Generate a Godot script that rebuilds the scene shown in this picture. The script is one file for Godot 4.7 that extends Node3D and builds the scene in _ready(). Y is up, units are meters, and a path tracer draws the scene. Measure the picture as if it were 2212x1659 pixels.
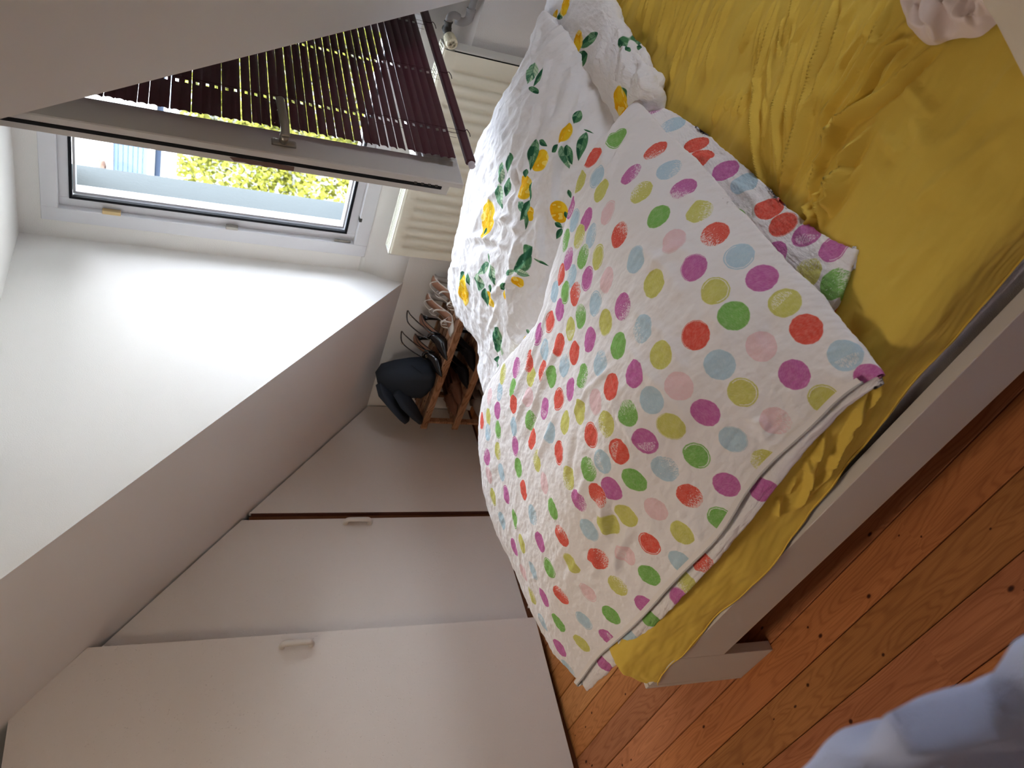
extends Node3D
# An attic bedroom, seen from beside the bed. y is up, x runs along the dormer wall, -z points to the window.

# 13 by 7 control points: x, y, z and the cloth's own u, v in metres
var DOT_TOP := PackedFloat32Array([-0.697, 0.495, -0.833, -0.681, -0.826, -0.709, 0.51, -0.986, -0.709, -0.986, -0.7, 0.55, -1.219, -0.682, -1.226, -0.711, 0.55, -1.492, -0.678, -1.506, -0.76, 0.52, -1.892, -0.723, -1.911, -0.76, 0.49, -1.912, -0.727, -1.946, -0.76, 0.46, -1.912, -0.731, -1.976, -0.681, 0.5, -0.821, -0.668, -0.81, -0.661, 0.532, -0.986, -0.649, -0.98, -0.652, 0.572, -1.219, -0.624, -1.217, -0.663, 0.572, -1.492, -0.621, -1.494, -0.712, 0.542, -1.892, -0.669, -1.896, -0.712, 0.512, -1.912, -0.676, -1.931, -0.712, 0.482, -1.912, -0.679, -1.961, -0.687, 0.515, -0.823, -0.68, -0.8, -0.679, 0.56, -0.986, -0.669, -0.961, -0.67, 0.6, -1.219, -0.643, -1.196, -0.681, 0.6, -1.492, -0.641, -1.471, -0.73, 0.57, -1.892, -0.689, -1.869, -0.73, 0.54, -1.912, -0.694, -1.903, -0.73, 0.51, -1.912, -0.694, -1.932, -0.791, 0.52, -0.855, -0.786, -0.816, -0.791, 0.6, -0.994, -0.791, -0.974, -0.787, 0.68, -1.185, -0.788, -1.176, -0.808, 0.69, -1.475, -0.798, -1.461, -0.888, 0.66, -1.829, -0.869, -1.807, -0.923, 0.6, -1.866, -0.899, -1.872, -0.902, 0.53, -1.844, -0.885, -1.942, -0.924, 0.525, -0.871, -0.923, -0.82, -0.932, 0.62, -0.991, -0.933, -0.971, -0.942, 0.715, -1.15, -0.943, -1.153, -1.006, 0.715, -1.424, -0.996, -1.424, -1.131, 0.685, -1.754, -1.113, -1.754, -1.165, 0.625, -1.791, -1.149, -1.816, -1.145, 0.555, -1.769, -1.144, -1.888, -1.084, 0.53, -0.882, -1.089, -0.829, -1.089, 0.625, -0.982, -1.091, -0.966, -1.104, 0.725, -1.125, -1.101, -1.136, -1.198, 0.715, -1.398, -1.187, -1.408, -1.328, 0.685, -1.704, -1.312, -1.713, -1.363, 0.625, -1.741, -1.349, -1.775, -1.342, 0.555, -1.719, -1.34, -1.847, -1.254, 0.525, -0.871, -1.265, -0.828, -1.277, 0.62, -0.997, -1.279, -0.985, -1.307, 0.715, -1.134, -1.299, -1.151, -1.432, 0.7, -1.435, -1.417, -1.449, -1.624, 0.665, -1.822, -1.597, -1.858, -1.658, 0.605, -1.858, -1.667, -1.828, -1.638, 0.535, -1.836, -1.658, -1.752, -1.504, 0.515, -0.902, -1.519, -0.872, -1.513, 0.605, -1.033, -1.514, -1.031, -1.523, 0.69, -1.176, -1.511, -1.196, -1.649, 0.68, -1.482, -1.628, -1.504, -1.851, 0.645, -1.888, -1.829, -1.925, -1.886, 0.585, -1.924, -1.889, -1.901, -1.865, 0.515, -1.902, -1.891, -1.818, -1.783, 0.49, -0.941, -1.801, -0.928, -1.789, 0.57, -1.071, -1.791, -1.08, -1.77, 0.64, -1.217, -1.759, -1.239, -1.873, 0.64, -1.484, -1.856, -1.508, -2.028, 0.62, -1.807, -2.009, -1.833, -2.062, 0.56, -1.843, -2.081, -1.859, -2.042, 0.49, -1.821, -2.082, -1.779, -2.019, 0.46, -0.989, -2.036, -0.986, -2.031, 0.52, -1.092, -2.038, -1.105, -2.017, 0.57, -1.216, -2.015, -1.236, -2.085, 0.58, -1.418, -2.071, -1.44, -2.179, 0.57, -1.664, -2.164, -1.68, -2.213, 0.51, -1.7, -2.233, -1.709, -2.193, 0.44, -1.678, -2.294, -1.695, -2.2, 0.42, -1.017, -2.232, -1.017, -2.19, 0.45, -1.062, -2.21, -1.068, -2.204, 0.47, -1.126, -2.22, -1.134, -2.219, 0.485, -1.219, -2.245, -1.227, -2.227, 0.5, -1.331, -2.203, -1.332, -2.261, 0.44, -1.367, -2.273, -1.369, -2.241, 0.37, -1.345, -2.344, -1.336, -2.22, 0.395, -1.017, -2.225, -0.993, -2.21, 0.425, -1.062, -2.229, -1.054, -2.224, 0.445, -1.126, -2.239, -1.121, -2.239, 0.46, -1.219, -2.221, -1.216, -2.247, 0.475, -1.331, -2.23, -1.338, -2.281, 0.415, -1.367, -2.3, -1.374, -2.261, 0.345, -1.345, -2.371, -1.355, -2.18, 0.36, -1.037, -2.169, -1.004, -2.17, 0.39, -1.082, -2.164, -1.057, -2.184, 0.41, -1.146, -2.17, -1.125, -2.199, 0.425, -1.239, -2.178, -1.229, -2.207, 0.44, -1.351, -2.266, -1.308, -2.241, 0.38, -1.387, -2.329, -1.323, -2.221, 0.31, -1.365, -2.401, -1.306])
# 9 by 5 control points: x, y, z and the cloth's own u, v in metres
var DOT_BAND := PackedFloat32Array([-0.687, 0.505, -0.873, -0.683, -0.873, -0.687, 0.505, -0.823, -0.685, -0.823, -0.693, 0.506, -0.816, -0.692, -0.816, -0.699, 0.5, -0.832, -0.699, -0.833, -0.699, 0.496, -0.932, -0.7, -0.933, -0.791, 0.51, -0.905, -0.787, -0.904, -0.791, 0.51, -0.855, -0.787, -0.853, -0.798, 0.502, -0.846, -0.798, -0.845, -0.805, 0.487, -0.861, -0.808, -0.866, -0.805, 0.483, -0.961, -0.806, -0.964, -0.924, 0.515, -0.921, -0.92, -0.915, -0.924, 0.515, -0.871, -0.917, -0.863, -0.928, 0.505, -0.858, -0.93, -0.854, -0.932, 0.487, -0.869, -0.935, -0.877, -0.932, 0.483, -0.969, -0.933, -0.972, -1.084, 0.52, -0.932, -1.08, -0.94, -1.084, 0.52, -0.882, -1.083, -0.891, -1.08, 0.507, -0.86, -1.082, -0.867, -1.075, 0.487, -0.862, -1.073, -0.852, -1.075, 0.483, -0.962, -1.076, -0.963, -1.254, 0.515, -0.921, -1.252, -0.926, -1.254, 0.515, -0.871, -1.254, -0.877, -1.246, 0.505, -0.856, -1.25, -0.857, -1.237, 0.487, -0.864, -1.231, -0.855, -1.237, 0.483, -0.964, -1.235, -0.96, -1.504, 0.505, -0.952, -1.503, -0.949, -1.504, 0.505, -0.902, -1.504, -0.899, -1.496, 0.498, -0.879, -1.5, -0.874, -1.489, 0.484, -0.879, -1.485, -0.871, -1.489, 0.48, -0.979, -1.487, -0.973, -1.783, 0.48, -0.991, -1.78, -1.005, -1.783, 0.48, -0.941, -1.781, -0.956, -1.777, 0.464, -0.923, -1.776, -0.933, -1.77, 0.44, -0.929, -1.774, -0.912, -1.77, 0.436, -1.029, -1.77, -1.026, -2.019, 0.45, -1.039, -2.021, -1.042, -2.019, 0.45, -0.989, -2.02, -0.993, -2.002, 0.439, -0.961, -2.007, -0.96, -1.985, 0.42, -0.956, -1.985, -0.95, -1.985, 0.416, -1.056, -1.985, -1.053, -2.2, 0.41, -1.067, -2.206, -1.068, -2.2, 0.41, -1.017, -2.203, -1.019, -2.22, 0.399, -1.001, -2.225, -1, -2.241, 0.38, -1.01, -2.252, -1.01, -2.241, 0.376, -1.11, -2.244, -1.11])
# 10 by 6 control points: x, y, z and the cloth's own u, v in metres
var DOT_UNDER := PackedFloat32Array([-0.778, 0.501, -2.029, -0.772, -2.024, -0.754, 0.503, -2.053, -0.75, -2.053, -0.758, 0.515, -2.049, -0.763, -2.052, -0.771, 0.535, -1.969, -0.782, -1.97, -0.821, 0.53, -1.931, -0.832, -1.934, -0.899, 0.515, -1.917, -0.911, -1.918, -0.728, 0.486, -1.865, -0.715, -1.862, -0.704, 0.488, -1.889, -0.692, -1.891, -0.708, 0.5, -1.885, -0.705, -1.89, -0.727, 0.54, -1.79, -0.737, -1.791, -0.804, 0.53, -1.774, -0.814, -1.777, -0.916, 0.51, -1.797, -0.928, -1.798, -0.684, 0.483, -1.677, -0.67, -1.675, -0.66, 0.483, -1.701, -0.646, -1.703, -0.664, 0.495, -1.697, -0.66, -1.702, -0.702, 0.54, -1.626, -0.711, -1.627, -0.789, 0.53, -1.632, -0.796, -1.635, -0.907, 0.51, -1.669, -0.917, -1.67, -0.667, 0.483, -1.514, -0.653, -1.511, -0.643, 0.483, -1.538, -0.629, -1.538, -0.647, 0.495, -1.534, -0.642, -1.537, -0.695, 0.535, -1.476, -0.701, -1.478, -0.777, 0.53, -1.487, -0.782, -1.489, -0.895, 0.51, -1.524, -0.903, -1.525, -0.65, 0.483, -1.361, -0.637, -1.359, -0.626, 0.483, -1.385, -0.613, -1.385, -0.63, 0.495, -1.381, -0.625, -1.385, -0.683, 0.53, -1.334, -0.688, -1.336, -0.764, 0.53, -1.334, -0.768, -1.336, -0.873, 0.51, -1.378, -0.879, -1.379, -0.644, 0.483, -1.24, -0.631, -1.238, -0.62, 0.483, -1.264, -0.605, -1.264, -0.624, 0.495, -1.26, -0.618, -1.263, -0.673, 0.53, -1.221, -0.677, -1.223, -0.75, 0.53, -1.211, -0.753, -1.213, -0.854, 0.51, -1.247, -0.859, -1.248, -0.628, 0.483, -1.132, -0.619, -1.131, -0.604, 0.483, -1.156, -0.592, -1.156, -0.608, 0.494, -1.152, -0.604, -1.154, -0.656, 0.525, -1.109, -0.66, -1.111, -0.732, 0.525, -1.093, -0.734, -1.096, -0.837, 0.505, -1.115, -0.841, -1.115, -0.607, 0.483, -1.038, -0.604, -1.035, -0.583, 0.483, -1.062, -0.578, -1.06, -0.587, 0.494, -1.058, -0.588, -1.06, -0.653, 0.515, -1.011, -0.656, -1.013, -0.711, 0.505, -1.019, -0.714, -1.021, -0.798, 0.492, -1.035, -0.803, -1.034, -0.601, 0.483, -1.034, -0.599, -1.031, -0.577, 0.483, -1.058, -0.575, -1.054, -0.581, 0.484, -1.054, -0.58, -1.051, -0.647, 0.505, -1.007, -0.651, -1.003, -0.705, 0.495, -1.015, -0.71, -1.009, -0.792, 0.483, -1.031, -0.799, -1.024, -0.627, 0.483, -1.038, -0.625, -1.033, -0.603, 0.483, -1.062, -0.601, -1.058, -0.607, 0.483, -1.058, -0.607, -1.055, -0.673, 0.483, -1.011, -0.683, -1.028, -0.731, 0.483, -1.019, -0.739, -1.009, -0.818, 0.483, -1.035, -0.825, -1.029])
# 13 by 9 control points: x, y, z and the cloth's own u, v in metres
var LEMON_TOP := PackedFloat32Array([-0.801, 0.41, -2.66, -0.913, -2.709, -0.815, 0.48, -2.686, -0.839, -2.713, -0.792, 0.54, -2.642, -0.794, -2.643, -0.781, 0.55, -2.48, -0.781, -2.474, -0.784, 0.54, -2.334, -0.77, -2.314, -0.792, 0.51, -2.206, -0.767, -2.175, -0.828, 0.47, -2.095, -0.776, -2.047, -0.813, 0.44, -2.085, -0.762, -2.018, -0.848, 0.42, -2.105, -0.805, -2.001, -0.761, 0.44, -2.66, -0.884, -2.669, -0.775, 0.51, -2.686, -0.804, -2.697, -0.752, 0.57, -2.642, -0.739, -2.651, -0.741, 0.58, -2.48, -0.738, -2.479, -0.744, 0.57, -2.334, -0.711, -2.328, -0.752, 0.54, -2.206, -0.712, -2.194, -0.788, 0.5, -2.095, -0.734, -2.077, -0.773, 0.47, -2.085, -0.718, -2.048, -0.808, 0.45, -2.105, -0.773, -2.041, -0.781, 0.47, -2.66, -0.855, -2.692, -0.795, 0.54, -2.686, -0.794, -2.667, -0.772, 0.6, -2.642, -0.738, -2.624, -0.761, 0.61, -2.48, -0.711, -2.477, -0.764, 0.6, -2.334, -0.733, -2.343, -0.772, 0.57, -2.206, -0.737, -2.213, -0.808, 0.53, -2.095, -0.768, -2.091, -0.793, 0.5, -2.085, -0.744, -2.072, -0.828, 0.48, -2.105, -0.752, -2.025, -0.938, 0.525, -2.54, -0.957, -2.467, -0.953, 0.595, -2.567, -0.965, -2.542, -0.929, 0.655, -2.522, -0.902, -2.527, -0.91, 0.67, -2.341, -0.895, -2.345, -0.889, 0.665, -2.178, -0.881, -2.189, -0.884, 0.63, -2.08, -0.877, -2.091, -0.9, 0.57, -1.993, -0.865, -1.988, -0.885, 0.54, -1.983, -0.858, -1.961, -0.92, 0.52, -2.003, -0.904, -1.985, -1.138, 0.56, -2.555, -1.16, -2.468, -1.152, 0.63, -2.581, -1.168, -2.547, -1.128, 0.69, -2.537, -1.114, -2.58, -1.077, 0.71, -2.308, -1.061, -2.329, -1.037, 0.705, -2.095, -1.035, -2.12, -1.019, 0.665, -1.997, -1.012, -2.017, -1.028, 0.6, -1.928, -1.009, -1.925, -1.013, 0.57, -1.918, -0.986, -1.9, -1.048, 0.55, -1.938, -1.008, -1.868, -1.401, 0.57, -2.526, -1.433, -2.454, -1.415, 0.64, -2.552, -1.436, -2.532, -1.391, 0.7, -2.508, -1.377, -2.564, -1.295, 0.725, -2.261, -1.276, -2.299, -1.228, 0.72, -2.053, -1.221, -2.09, -1.178, 0.685, -1.937, -1.172, -1.971, -1.176, 0.62, -1.876, -1.163, -1.884, -1.161, 0.59, -1.866, -1.143, -1.858, -1.196, 0.57, -1.886, -1.168, -1.826, -1.674, 0.55, -2.521, -1.724, -2.465, -1.688, 0.62, -2.548, -1.71, -2.537, -1.664, 0.68, -2.504, -1.647, -2.563, -1.524, 0.71, -2.263, -1.5, -2.31, -1.415, 0.71, -2.038, -1.402, -2.082, -1.338, 0.68, -1.918, -1.327, -1.957, -1.307, 0.62, -1.841, -1.297, -1.859, -1.292, 0.59, -1.831, -1.278, -1.832, -1.327, 0.57, -1.851, -1.306, -1.802, -1.826, 0.51, -2.559, -1.88, -2.512, -1.84, 0.58, -2.586, -1.869, -2.598, -1.817, 0.64, -2.542, -1.803, -2.594, -1.682, 0.67, -2.284, -1.659, -2.331, -1.54, 0.68, -2.028, -1.526, -2.072, -1.442, 0.66, -1.888, -1.429, -1.928, -1.416, 0.61, -1.817, -1.407, -1.84, -1.401, 0.58, -1.807, -1.391, -1.811, -1.436, 0.56, -1.827, -1.421, -1.783, -1.931, 0.45, -2.496, -2.022, -2.471, -1.945, 0.52, -2.522, -1.988, -2.534, -1.921, 0.58, -2.478, -1.915, -2.503, -1.791, 0.615, -2.26, -1.777, -2.297, -1.656, 0.635, -2.023, -1.646, -2.059, -1.542, 0.63, -1.871, -1.529, -1.908, -1.503, 0.6, -1.796, -1.495, -1.827, -1.488, 0.57, -1.786, -1.483, -1.797, -1.523, 0.55, -1.806, -1.515, -1.771, -1.929, 0.41, -2.313, -1.998, -2.267, -1.943, 0.48, -2.339, -1.99, -2.345, -1.92, 0.54, -2.295, -1.919, -2.325, -1.821, 0.575, -2.141, -1.814, -2.171, -1.705, 0.6, -1.962, -1.699, -1.991, -1.604, 0.6, -1.84, -1.595, -1.875, -1.569, 0.58, -1.782, -1.562, -1.814, -1.554, 0.55, -1.772, -1.553, -1.783, -1.589, 0.53, -1.792, -1.592, -1.768, -2.019, 0.39, -2.263, -2.077, -2.205, -2.033, 0.46, -2.29, -2.082, -2.298, -2.01, 0.52, -2.245, -2.009, -2.265, -1.891, 0.55, -2.091, -1.887, -2.117, -1.766, 0.575, -1.933, -1.761, -1.958, -1.663, 0.58, -1.837, -1.656, -1.867, -1.627, 0.565, -1.789, -1.621, -1.817, -1.612, 0.535, -1.779, -1.613, -1.784, -1.647, 0.515, -1.799, -1.655, -1.776, -2.069, 0.37, -2.184, -2.17, -2.162, -2.083, 0.44, -2.21, -2.135, -2.229, -2.06, 0.5, -2.166, -2.058, -2.187, -1.943, 0.53, -2.046, -1.941, -2.07, -1.828, 0.55, -1.928, -1.827, -1.948, -1.749, 0.555, -1.849, -1.746, -1.872, -1.711, 0.545, -1.811, -1.708, -1.833, -1.696, 0.515, -1.801, -1.702, -1.799, -1.731, 0.495, -1.821, -1.747, -1.799, -2.089, 0.34, -2.174, -2.206, -2.15, -2.103, 0.41, -2.2, -2.164, -2.211, -2.08, 0.47, -2.156, -2.092, -2.179, -1.963, 0.5, -2.036, -1.973, -2.053, -1.848, 0.52, -1.918, -1.858, -1.928, -1.769, 0.525, -1.839, -1.775, -1.848, -1.731, 0.515, -1.801, -1.736, -1.808, -1.716, 0.485, -1.791, -1.728, -1.773, -1.751, 0.465, -1.811, -1.772, -1.77])
# 6 by 7 control points: x, y, z and the cloth's own u, v in metres
var LEMON_UNDER := PackedFloat32Array([-0.755, 0.52, -2.767, -0.772, -2.776, -0.725, 0.55, -2.737, -0.734, -2.742, -0.63, 0.565, -2.548, -0.633, -2.556, -0.571, 0.55, -2.432, -0.57, -2.44, -0.566, 0.525, -2.397, -0.574, -2.399, -0.569, 0.492, -2.429, -0.525, -2.401, -0.589, 0.486, -2.429, -0.533, -2.417, -0.814, 0.53, -2.692, -0.828, -2.697, -0.784, 0.56, -2.662, -0.789, -2.664, -0.703, 0.57, -2.47, -0.704, -2.476, -0.63, 0.555, -2.328, -0.632, -2.334, -0.613, 0.525, -2.25, -0.593, -2.247, -0.619, 0.492, -2.267, -0.621, -2.262, -0.639, 0.486, -2.267, -0.64, -2.265, -0.855, 0.53, -2.509, -0.869, -2.513, -0.825, 0.56, -2.479, -0.828, -2.483, -0.732, 0.575, -2.306, -0.733, -2.312, -0.665, 0.56, -2.191, -0.665, -2.201, -0.625, 0.53, -2.128, -0.602, -2.127, -0.632, 0.492, -2.159, -0.634, -2.152, -0.652, 0.486, -2.159, -0.655, -2.156, -0.839, 0.52, -2.292, -0.857, -2.293, -0.809, 0.55, -2.262, -0.813, -2.266, -0.73, 0.57, -2.129, -0.725, -2.137, -0.671, 0.56, -2.049, -0.661, -2.062, -0.633, 0.535, -1.992, -0.624, -1.994, -0.647, 0.492, -2.013, -0.668, -2.008, -0.667, 0.486, -2.013, -0.688, -2.01, -0.834, 0.5, -2.137, -0.851, -2.136, -0.804, 0.53, -2.107, -0.806, -2.11, -0.73, 0.55, -2.006, -0.72, -2.014, -0.668, 0.55, -1.933, -0.66, -1.943, -0.652, 0.53, -1.908, -0.644, -1.909, -0.676, 0.492, -1.893, -0.679, -1.882, -0.696, 0.486, -1.893, -0.701, -1.884, -0.872, 0.47, -2.011, -0.886, -2.004, -0.842, 0.5, -1.981, -0.841, -1.979, -0.796, 0.5, -1.922, -0.795, -1.922, -0.764, 0.5, -1.888, -0.762, -1.89, -0.733, 0.495, -1.884, -0.734, -1.878, -0.728, 0.488, -1.872, -0.731, -1.863, -0.748, 0.482, -1.872, -0.752, -1.862])
var DOTS_TOP := PackedFloat32Array([2, -0.950, -1.320, 4, -0.936, -1.222, 1, -0.858, -1.102, 0, -0.776, -1.069, 3, -0.938, -1.137, 4, -0.872, -1.025, 5, -0.962, -1.062, 2, -1.017, -1.168, 4, -1.029, -1.094, 3, -1.054, -1.030, 2, -0.978, -0.989, 4, -0.994, -0.913, 1, -1.096, -1.215, 0, -1.099, -1.129, 2, -1.126, -1.060, 0, -1.083, -0.955, 4, -1.162, -0.997, 1, -1.189, -0.923, 2, -1.105, -0.870, 0, -1.241, -1.044, 1, -1.199, -1.105, 1, -1.243, -1.206, 3, -1.174, -1.173, 3, -1.245, -1.285, 5, -1.168, -1.241, 2, -1.257, -1.378, 0, -1.180, -1.344, 4, -1.095, -1.296, 0, -1.017, -1.265, 2, -1.100, -1.388, 3, -1.021, -1.354, 4, -1.025, -1.432, 0, -1.097, -1.475, 1, -1.186, -1.439, 1, -1.239, -1.533, 2, -1.174, -1.600, 1, -1.241, -1.632, 3, -1.164, -1.508, 2, -1.315, -1.672, 4, -1.313, -1.600, 4, -1.250, -1.463, 0, -1.324, -1.502, 1, -1.358, -1.566, 3, -1.430, -1.630, 1, -1.409, -1.674, 2, -1.490, -1.744, 0, -1.544, -1.714, 1, -1.573, -1.668, 5, -1.481, -1.597, 2, -1.417, -1.473, 1, -1.330, -1.419, 3, -1.331, -1.333, 0, -1.519, -1.535, 4, -1.625, -1.619, 4, -1.418, -1.385, 1, -1.540, -1.480, 1, -1.415, -1.307, 3, -1.549, -1.403, 3, -1.420, -1.226, 0, -1.706, -1.516, 2, -1.667, -1.572, 0, -1.747, -1.727, 2, -1.697, -1.769, 3, -1.794, -1.835, 4, -1.640, -1.802, 5, -1.733, -1.873, 3, -1.812, -1.687, 4, -1.852, -1.624, 1, -1.726, -1.443, 2, -1.887, -1.556, 0, -1.322, -1.167, 4, -1.264, -1.136, 5, -1.557, -1.328, 2, -1.313, -1.085, 1, -1.363, -1.114, 2, -1.438, -1.162, 3, -2.008, -1.645, 2, -1.916, -1.753, 5, -1.960, -1.704, 1, -1.869, -1.886, 4, -1.841, -1.804, 3, -1.587, -1.827, 0, -1.890, -1.459, 4, -1.732, -1.353, 0, -1.575, -1.250, 1, -1.616, -1.186, 3, -1.437, -1.065, 4, -1.502, -1.108, 3, -1.366, -1.031, 5, -1.284, -0.974, 3, -1.298, -0.897, 1, -1.397, -0.953, 0, -1.196, -0.841, 2, -1.767, -1.278, 3, -1.911, -1.378, 2, -2.027, -1.444, 4, -2.025, -1.555, 4, -1.936, -1.289, 0, -1.807, -1.210, 3, -1.681, -1.133, 1, -1.578, -1.062, 5, -1.490, -0.997, 4, -1.385, -0.871, 0, -1.498, -0.922, 3, -1.615, -0.986, 5, -1.740, -1.062, 1, -1.859, -1.143, 2, -1.979, -1.213, 3, -2.092, -1.288, 5, -2.060, -1.359, 0, -2.009, -1.134, 4, -1.877, -1.050, 0, -1.752, -0.977, 2, -1.611, -0.901, 2, -1.864, -0.966, 3, -2.000, -1.040, 2, -2.142, -1.113, 4, -2.133, -1.206, 4, -2.216, -1.071, 3, -0.765, -1.137, 5, -0.789, -0.988, 2, -0.790, -0.905, 3, -0.888, -0.956, 5, -0.897, -0.871, 3, -0.997, -0.834, 1, -0.704, -0.948, 3, -0.692, -1.016, 4, -0.693, -0.864, 3, -0.791, -0.834, 2, -0.693, -0.802, 0, -0.750, -1.804, 1, -0.833, -1.822, 3, -0.904, -1.804, 4, -0.846, -1.735, 2, -0.757, -1.608, 1, -0.680, -1.630, 3, -0.851, -1.670, 3, -0.756, -1.513, 5, -0.858, -1.573, 4, -0.976, -1.727, 2, -0.933, -1.661, 0, -0.754, -1.403, 1, -0.857, -1.471, 4, -0.938, -1.593, 3, -0.981, -1.657, 0, -1.041, -1.735, 2, -1.053, -1.664, 0, -0.995, -1.588, 3, -0.946, -1.512, 4, -0.855, -1.367, 5, -0.760, -1.308, 1, -0.684, -1.251, 2, -0.763, -1.215, 3, -0.852, -1.272, 1, -1.110, -1.674, 4, -1.065, -1.602, 2, -1.013, -1.518, 5, -0.953, -1.427, 4, -1.170, -1.677, 0, -1.117, -1.601, 1, -1.078, -1.542, 2, -0.673, -1.431, 3, -0.677, -1.335, 4, -0.676, -1.523, 2, -0.974, -1.792, 4, -0.681, -1.164, 2, -0.683, -1.090])
var DOTS_UNDER := PackedFloat32Array([2, -0.711, -1.904, 4, -0.692, -1.774, 3, -0.749, -1.780, 1, -0.678, -1.639, 1, -0.688, -1.577, 2, -0.660, -1.494, 4, -0.646, -1.420, 2, -0.740, -1.537, 3, -0.726, -1.441, 0, -0.716, -1.348, 1, -0.638, -1.306, 1, -0.638, -1.242, 2, -0.690, -1.190, 3, -0.663, -1.096, 2, -0.616, -1.177, 2, -0.596, -1.099, 0, -0.640, -1.030, 0, -0.744, -1.688, 1, -0.710, -1.038])
var DOTS_BAND := PackedFloat32Array([1, -1.336, -0.875, 3, -1.429, -0.873, 2, -1.488, -0.864, 0, -1.640, -0.908, 4, -1.771, -0.950, 3, -1.868, -0.953, 2, -1.994, -0.972, 2, -1.062, -0.870])
var LEMONS_TOP := PackedFloat32Array([0, -1.274, -2.290, -1.287, -2.179, 0.132, 0, -1.053, -2.096, -1.120, -2.083, 0.079, 0, -0.969, -2.112, -1.022, -2.072, 0.057, 0, -0.871, -2.097, -0.926, -2.068, 0.038, 0, -1.047, -1.966, -1.087, -1.914, 0.049, 0, -1.631, -2.394, -1.646, -2.291, 0.135, 0, -1.109, -2.025, -1.147, -2.011, 0.036, 0, -1.305, -1.962, -1.338, -1.946, 0.044, 0, -1.465, -2.088, -1.515, -2.083, 0.069, 0, -1.394, -2.002, -1.400, -1.978, 0.036, 3, -1.290, -2.292, -1.304, -2.270, 0.039, 1, -1.050, -2.235, -1.111, -2.219, 0.034, 2, -1.101, -2.276, -1.150, -2.220, 0.038, 1, -1.110, -2.194, -1.161, -2.163, 0.044, 2, -1.159, -2.239, -1.195, -2.147, 0.043, 1, -1.042, -2.117, -1.063, -2.104, 0.033, 1, -0.964, -2.165, -1.035, -2.093, 0.045, 1, -0.959, -2.149, -0.953, -2.103, 0.018, 1, -0.826, -2.112, -0.864, -2.087, 0.024, 1, -0.930, -2.076, -0.957, -2.079, 0.023, 2, -0.927, -2.054, -0.955, -2.000, 0.029, 1, -0.915, -2.052, -0.942, -2.001, 0.024, 1, -0.849, -2.050, -0.922, -1.995, 0.032, 1, -0.848, -2.064, -0.838, -2.032, 0.006, 1, -1.055, -2.072, -1.099, -2.034, 0.021, 2, -1.128, -2.078, -1.138, -2.033, 0.028, 1, -1.097, -2.041, -1.166, -2.036, 0.034, 1, -1.115, -2.041, -1.177, -2.007, 0.019, 1, -1.305, -2.225, -1.327, -2.214, 0.032, 1, -1.002, -1.960, -1.017, -1.939, 0.012, 1, -1.058, -1.929, -1.072, -1.909, 0.012, 1, -1.099, -1.933, -1.100, -1.907, 0.015, 1, -1.102, -1.908, -1.138, -1.904, 0.018, 1, -1.235, -1.969, -1.195, -1.952, 0.045, 1, -1.219, -1.940, -1.300, -1.980, 0.052, 2, -1.284, -1.964, -1.278, -1.923, 0.026, 1, -1.222, -1.933, -1.216, -1.881, 0.008, 2, -1.293, -1.972, -1.339, -2.017, 0.017, 1, -1.397, -2.017, -1.343, -1.983, 0.021, 2, -1.379, -2.132, -1.462, -2.189, 0.034, 2, -1.372, -2.114, -1.418, -2.062, 0.042, 1, -1.356, -2.153, -1.374, -2.120, 0.013, 2, -1.497, -2.211, -1.471, -2.137, 0.062, 1, -1.454, -2.107, -1.447, -2.068, 0.028, 1, -1.478, -2.132, -1.541, -2.106, 0.064, 1, -1.533, -2.313, -1.580, -2.287, 0.063, 2, -1.614, -2.398, -1.640, -2.369, 0.052, 1, -1.566, -2.354, -1.626, -2.391, 0.028, 2, -0.814, -2.412, -0.885, -2.384, 0.065, 1, -0.803, -2.363, -0.872, -2.337, 0.036, 1, -0.884, -2.353, -0.867, -2.284, 0.020, 1, -1.049, -2.228, -1.103, -2.227, 0.047, 1, -1.554, -2.014, -1.696, -2.030, 0.065, 2, -1.592, -1.988, -1.670, -1.987, 0.050, 1, -1.702, -2.020, -1.767, -2.030, 0.027, 1, -1.451, -1.876, -1.453, -1.853, 0.014, 0, -1.485, -1.873, -1.475, -1.847, 0.029])
var LEMONS_UNDER := PackedFloat32Array([1, -0.667, -2.267, -0.738, -2.333, 0.044, 1, -0.741, -2.330, -0.782, -2.384, 0.034, 1, -0.727, -2.271, -0.776, -2.344, 0.026, 1, -0.727, -2.267, -0.779, -2.291, 0.046, 1, -0.619, -2.161, -0.618, -2.099, 0.038, 1, -0.612, -2.093, -0.628, -2.090, 0.021, 1, -0.699, -2.019, -0.729, -1.992, 0.042, 1, -0.723, -2.562, -0.722, -2.519, 0.029, 0, -0.705, -2.340, -0.754, -2.367, 0.074, 0, -0.738, -2.055, -0.750, -1.984, 0.094, 0, -0.668, -2.525, -0.708, -2.557, 0.075, 0, -0.724, -2.575, -0.759, -2.594, 0.043])
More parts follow.
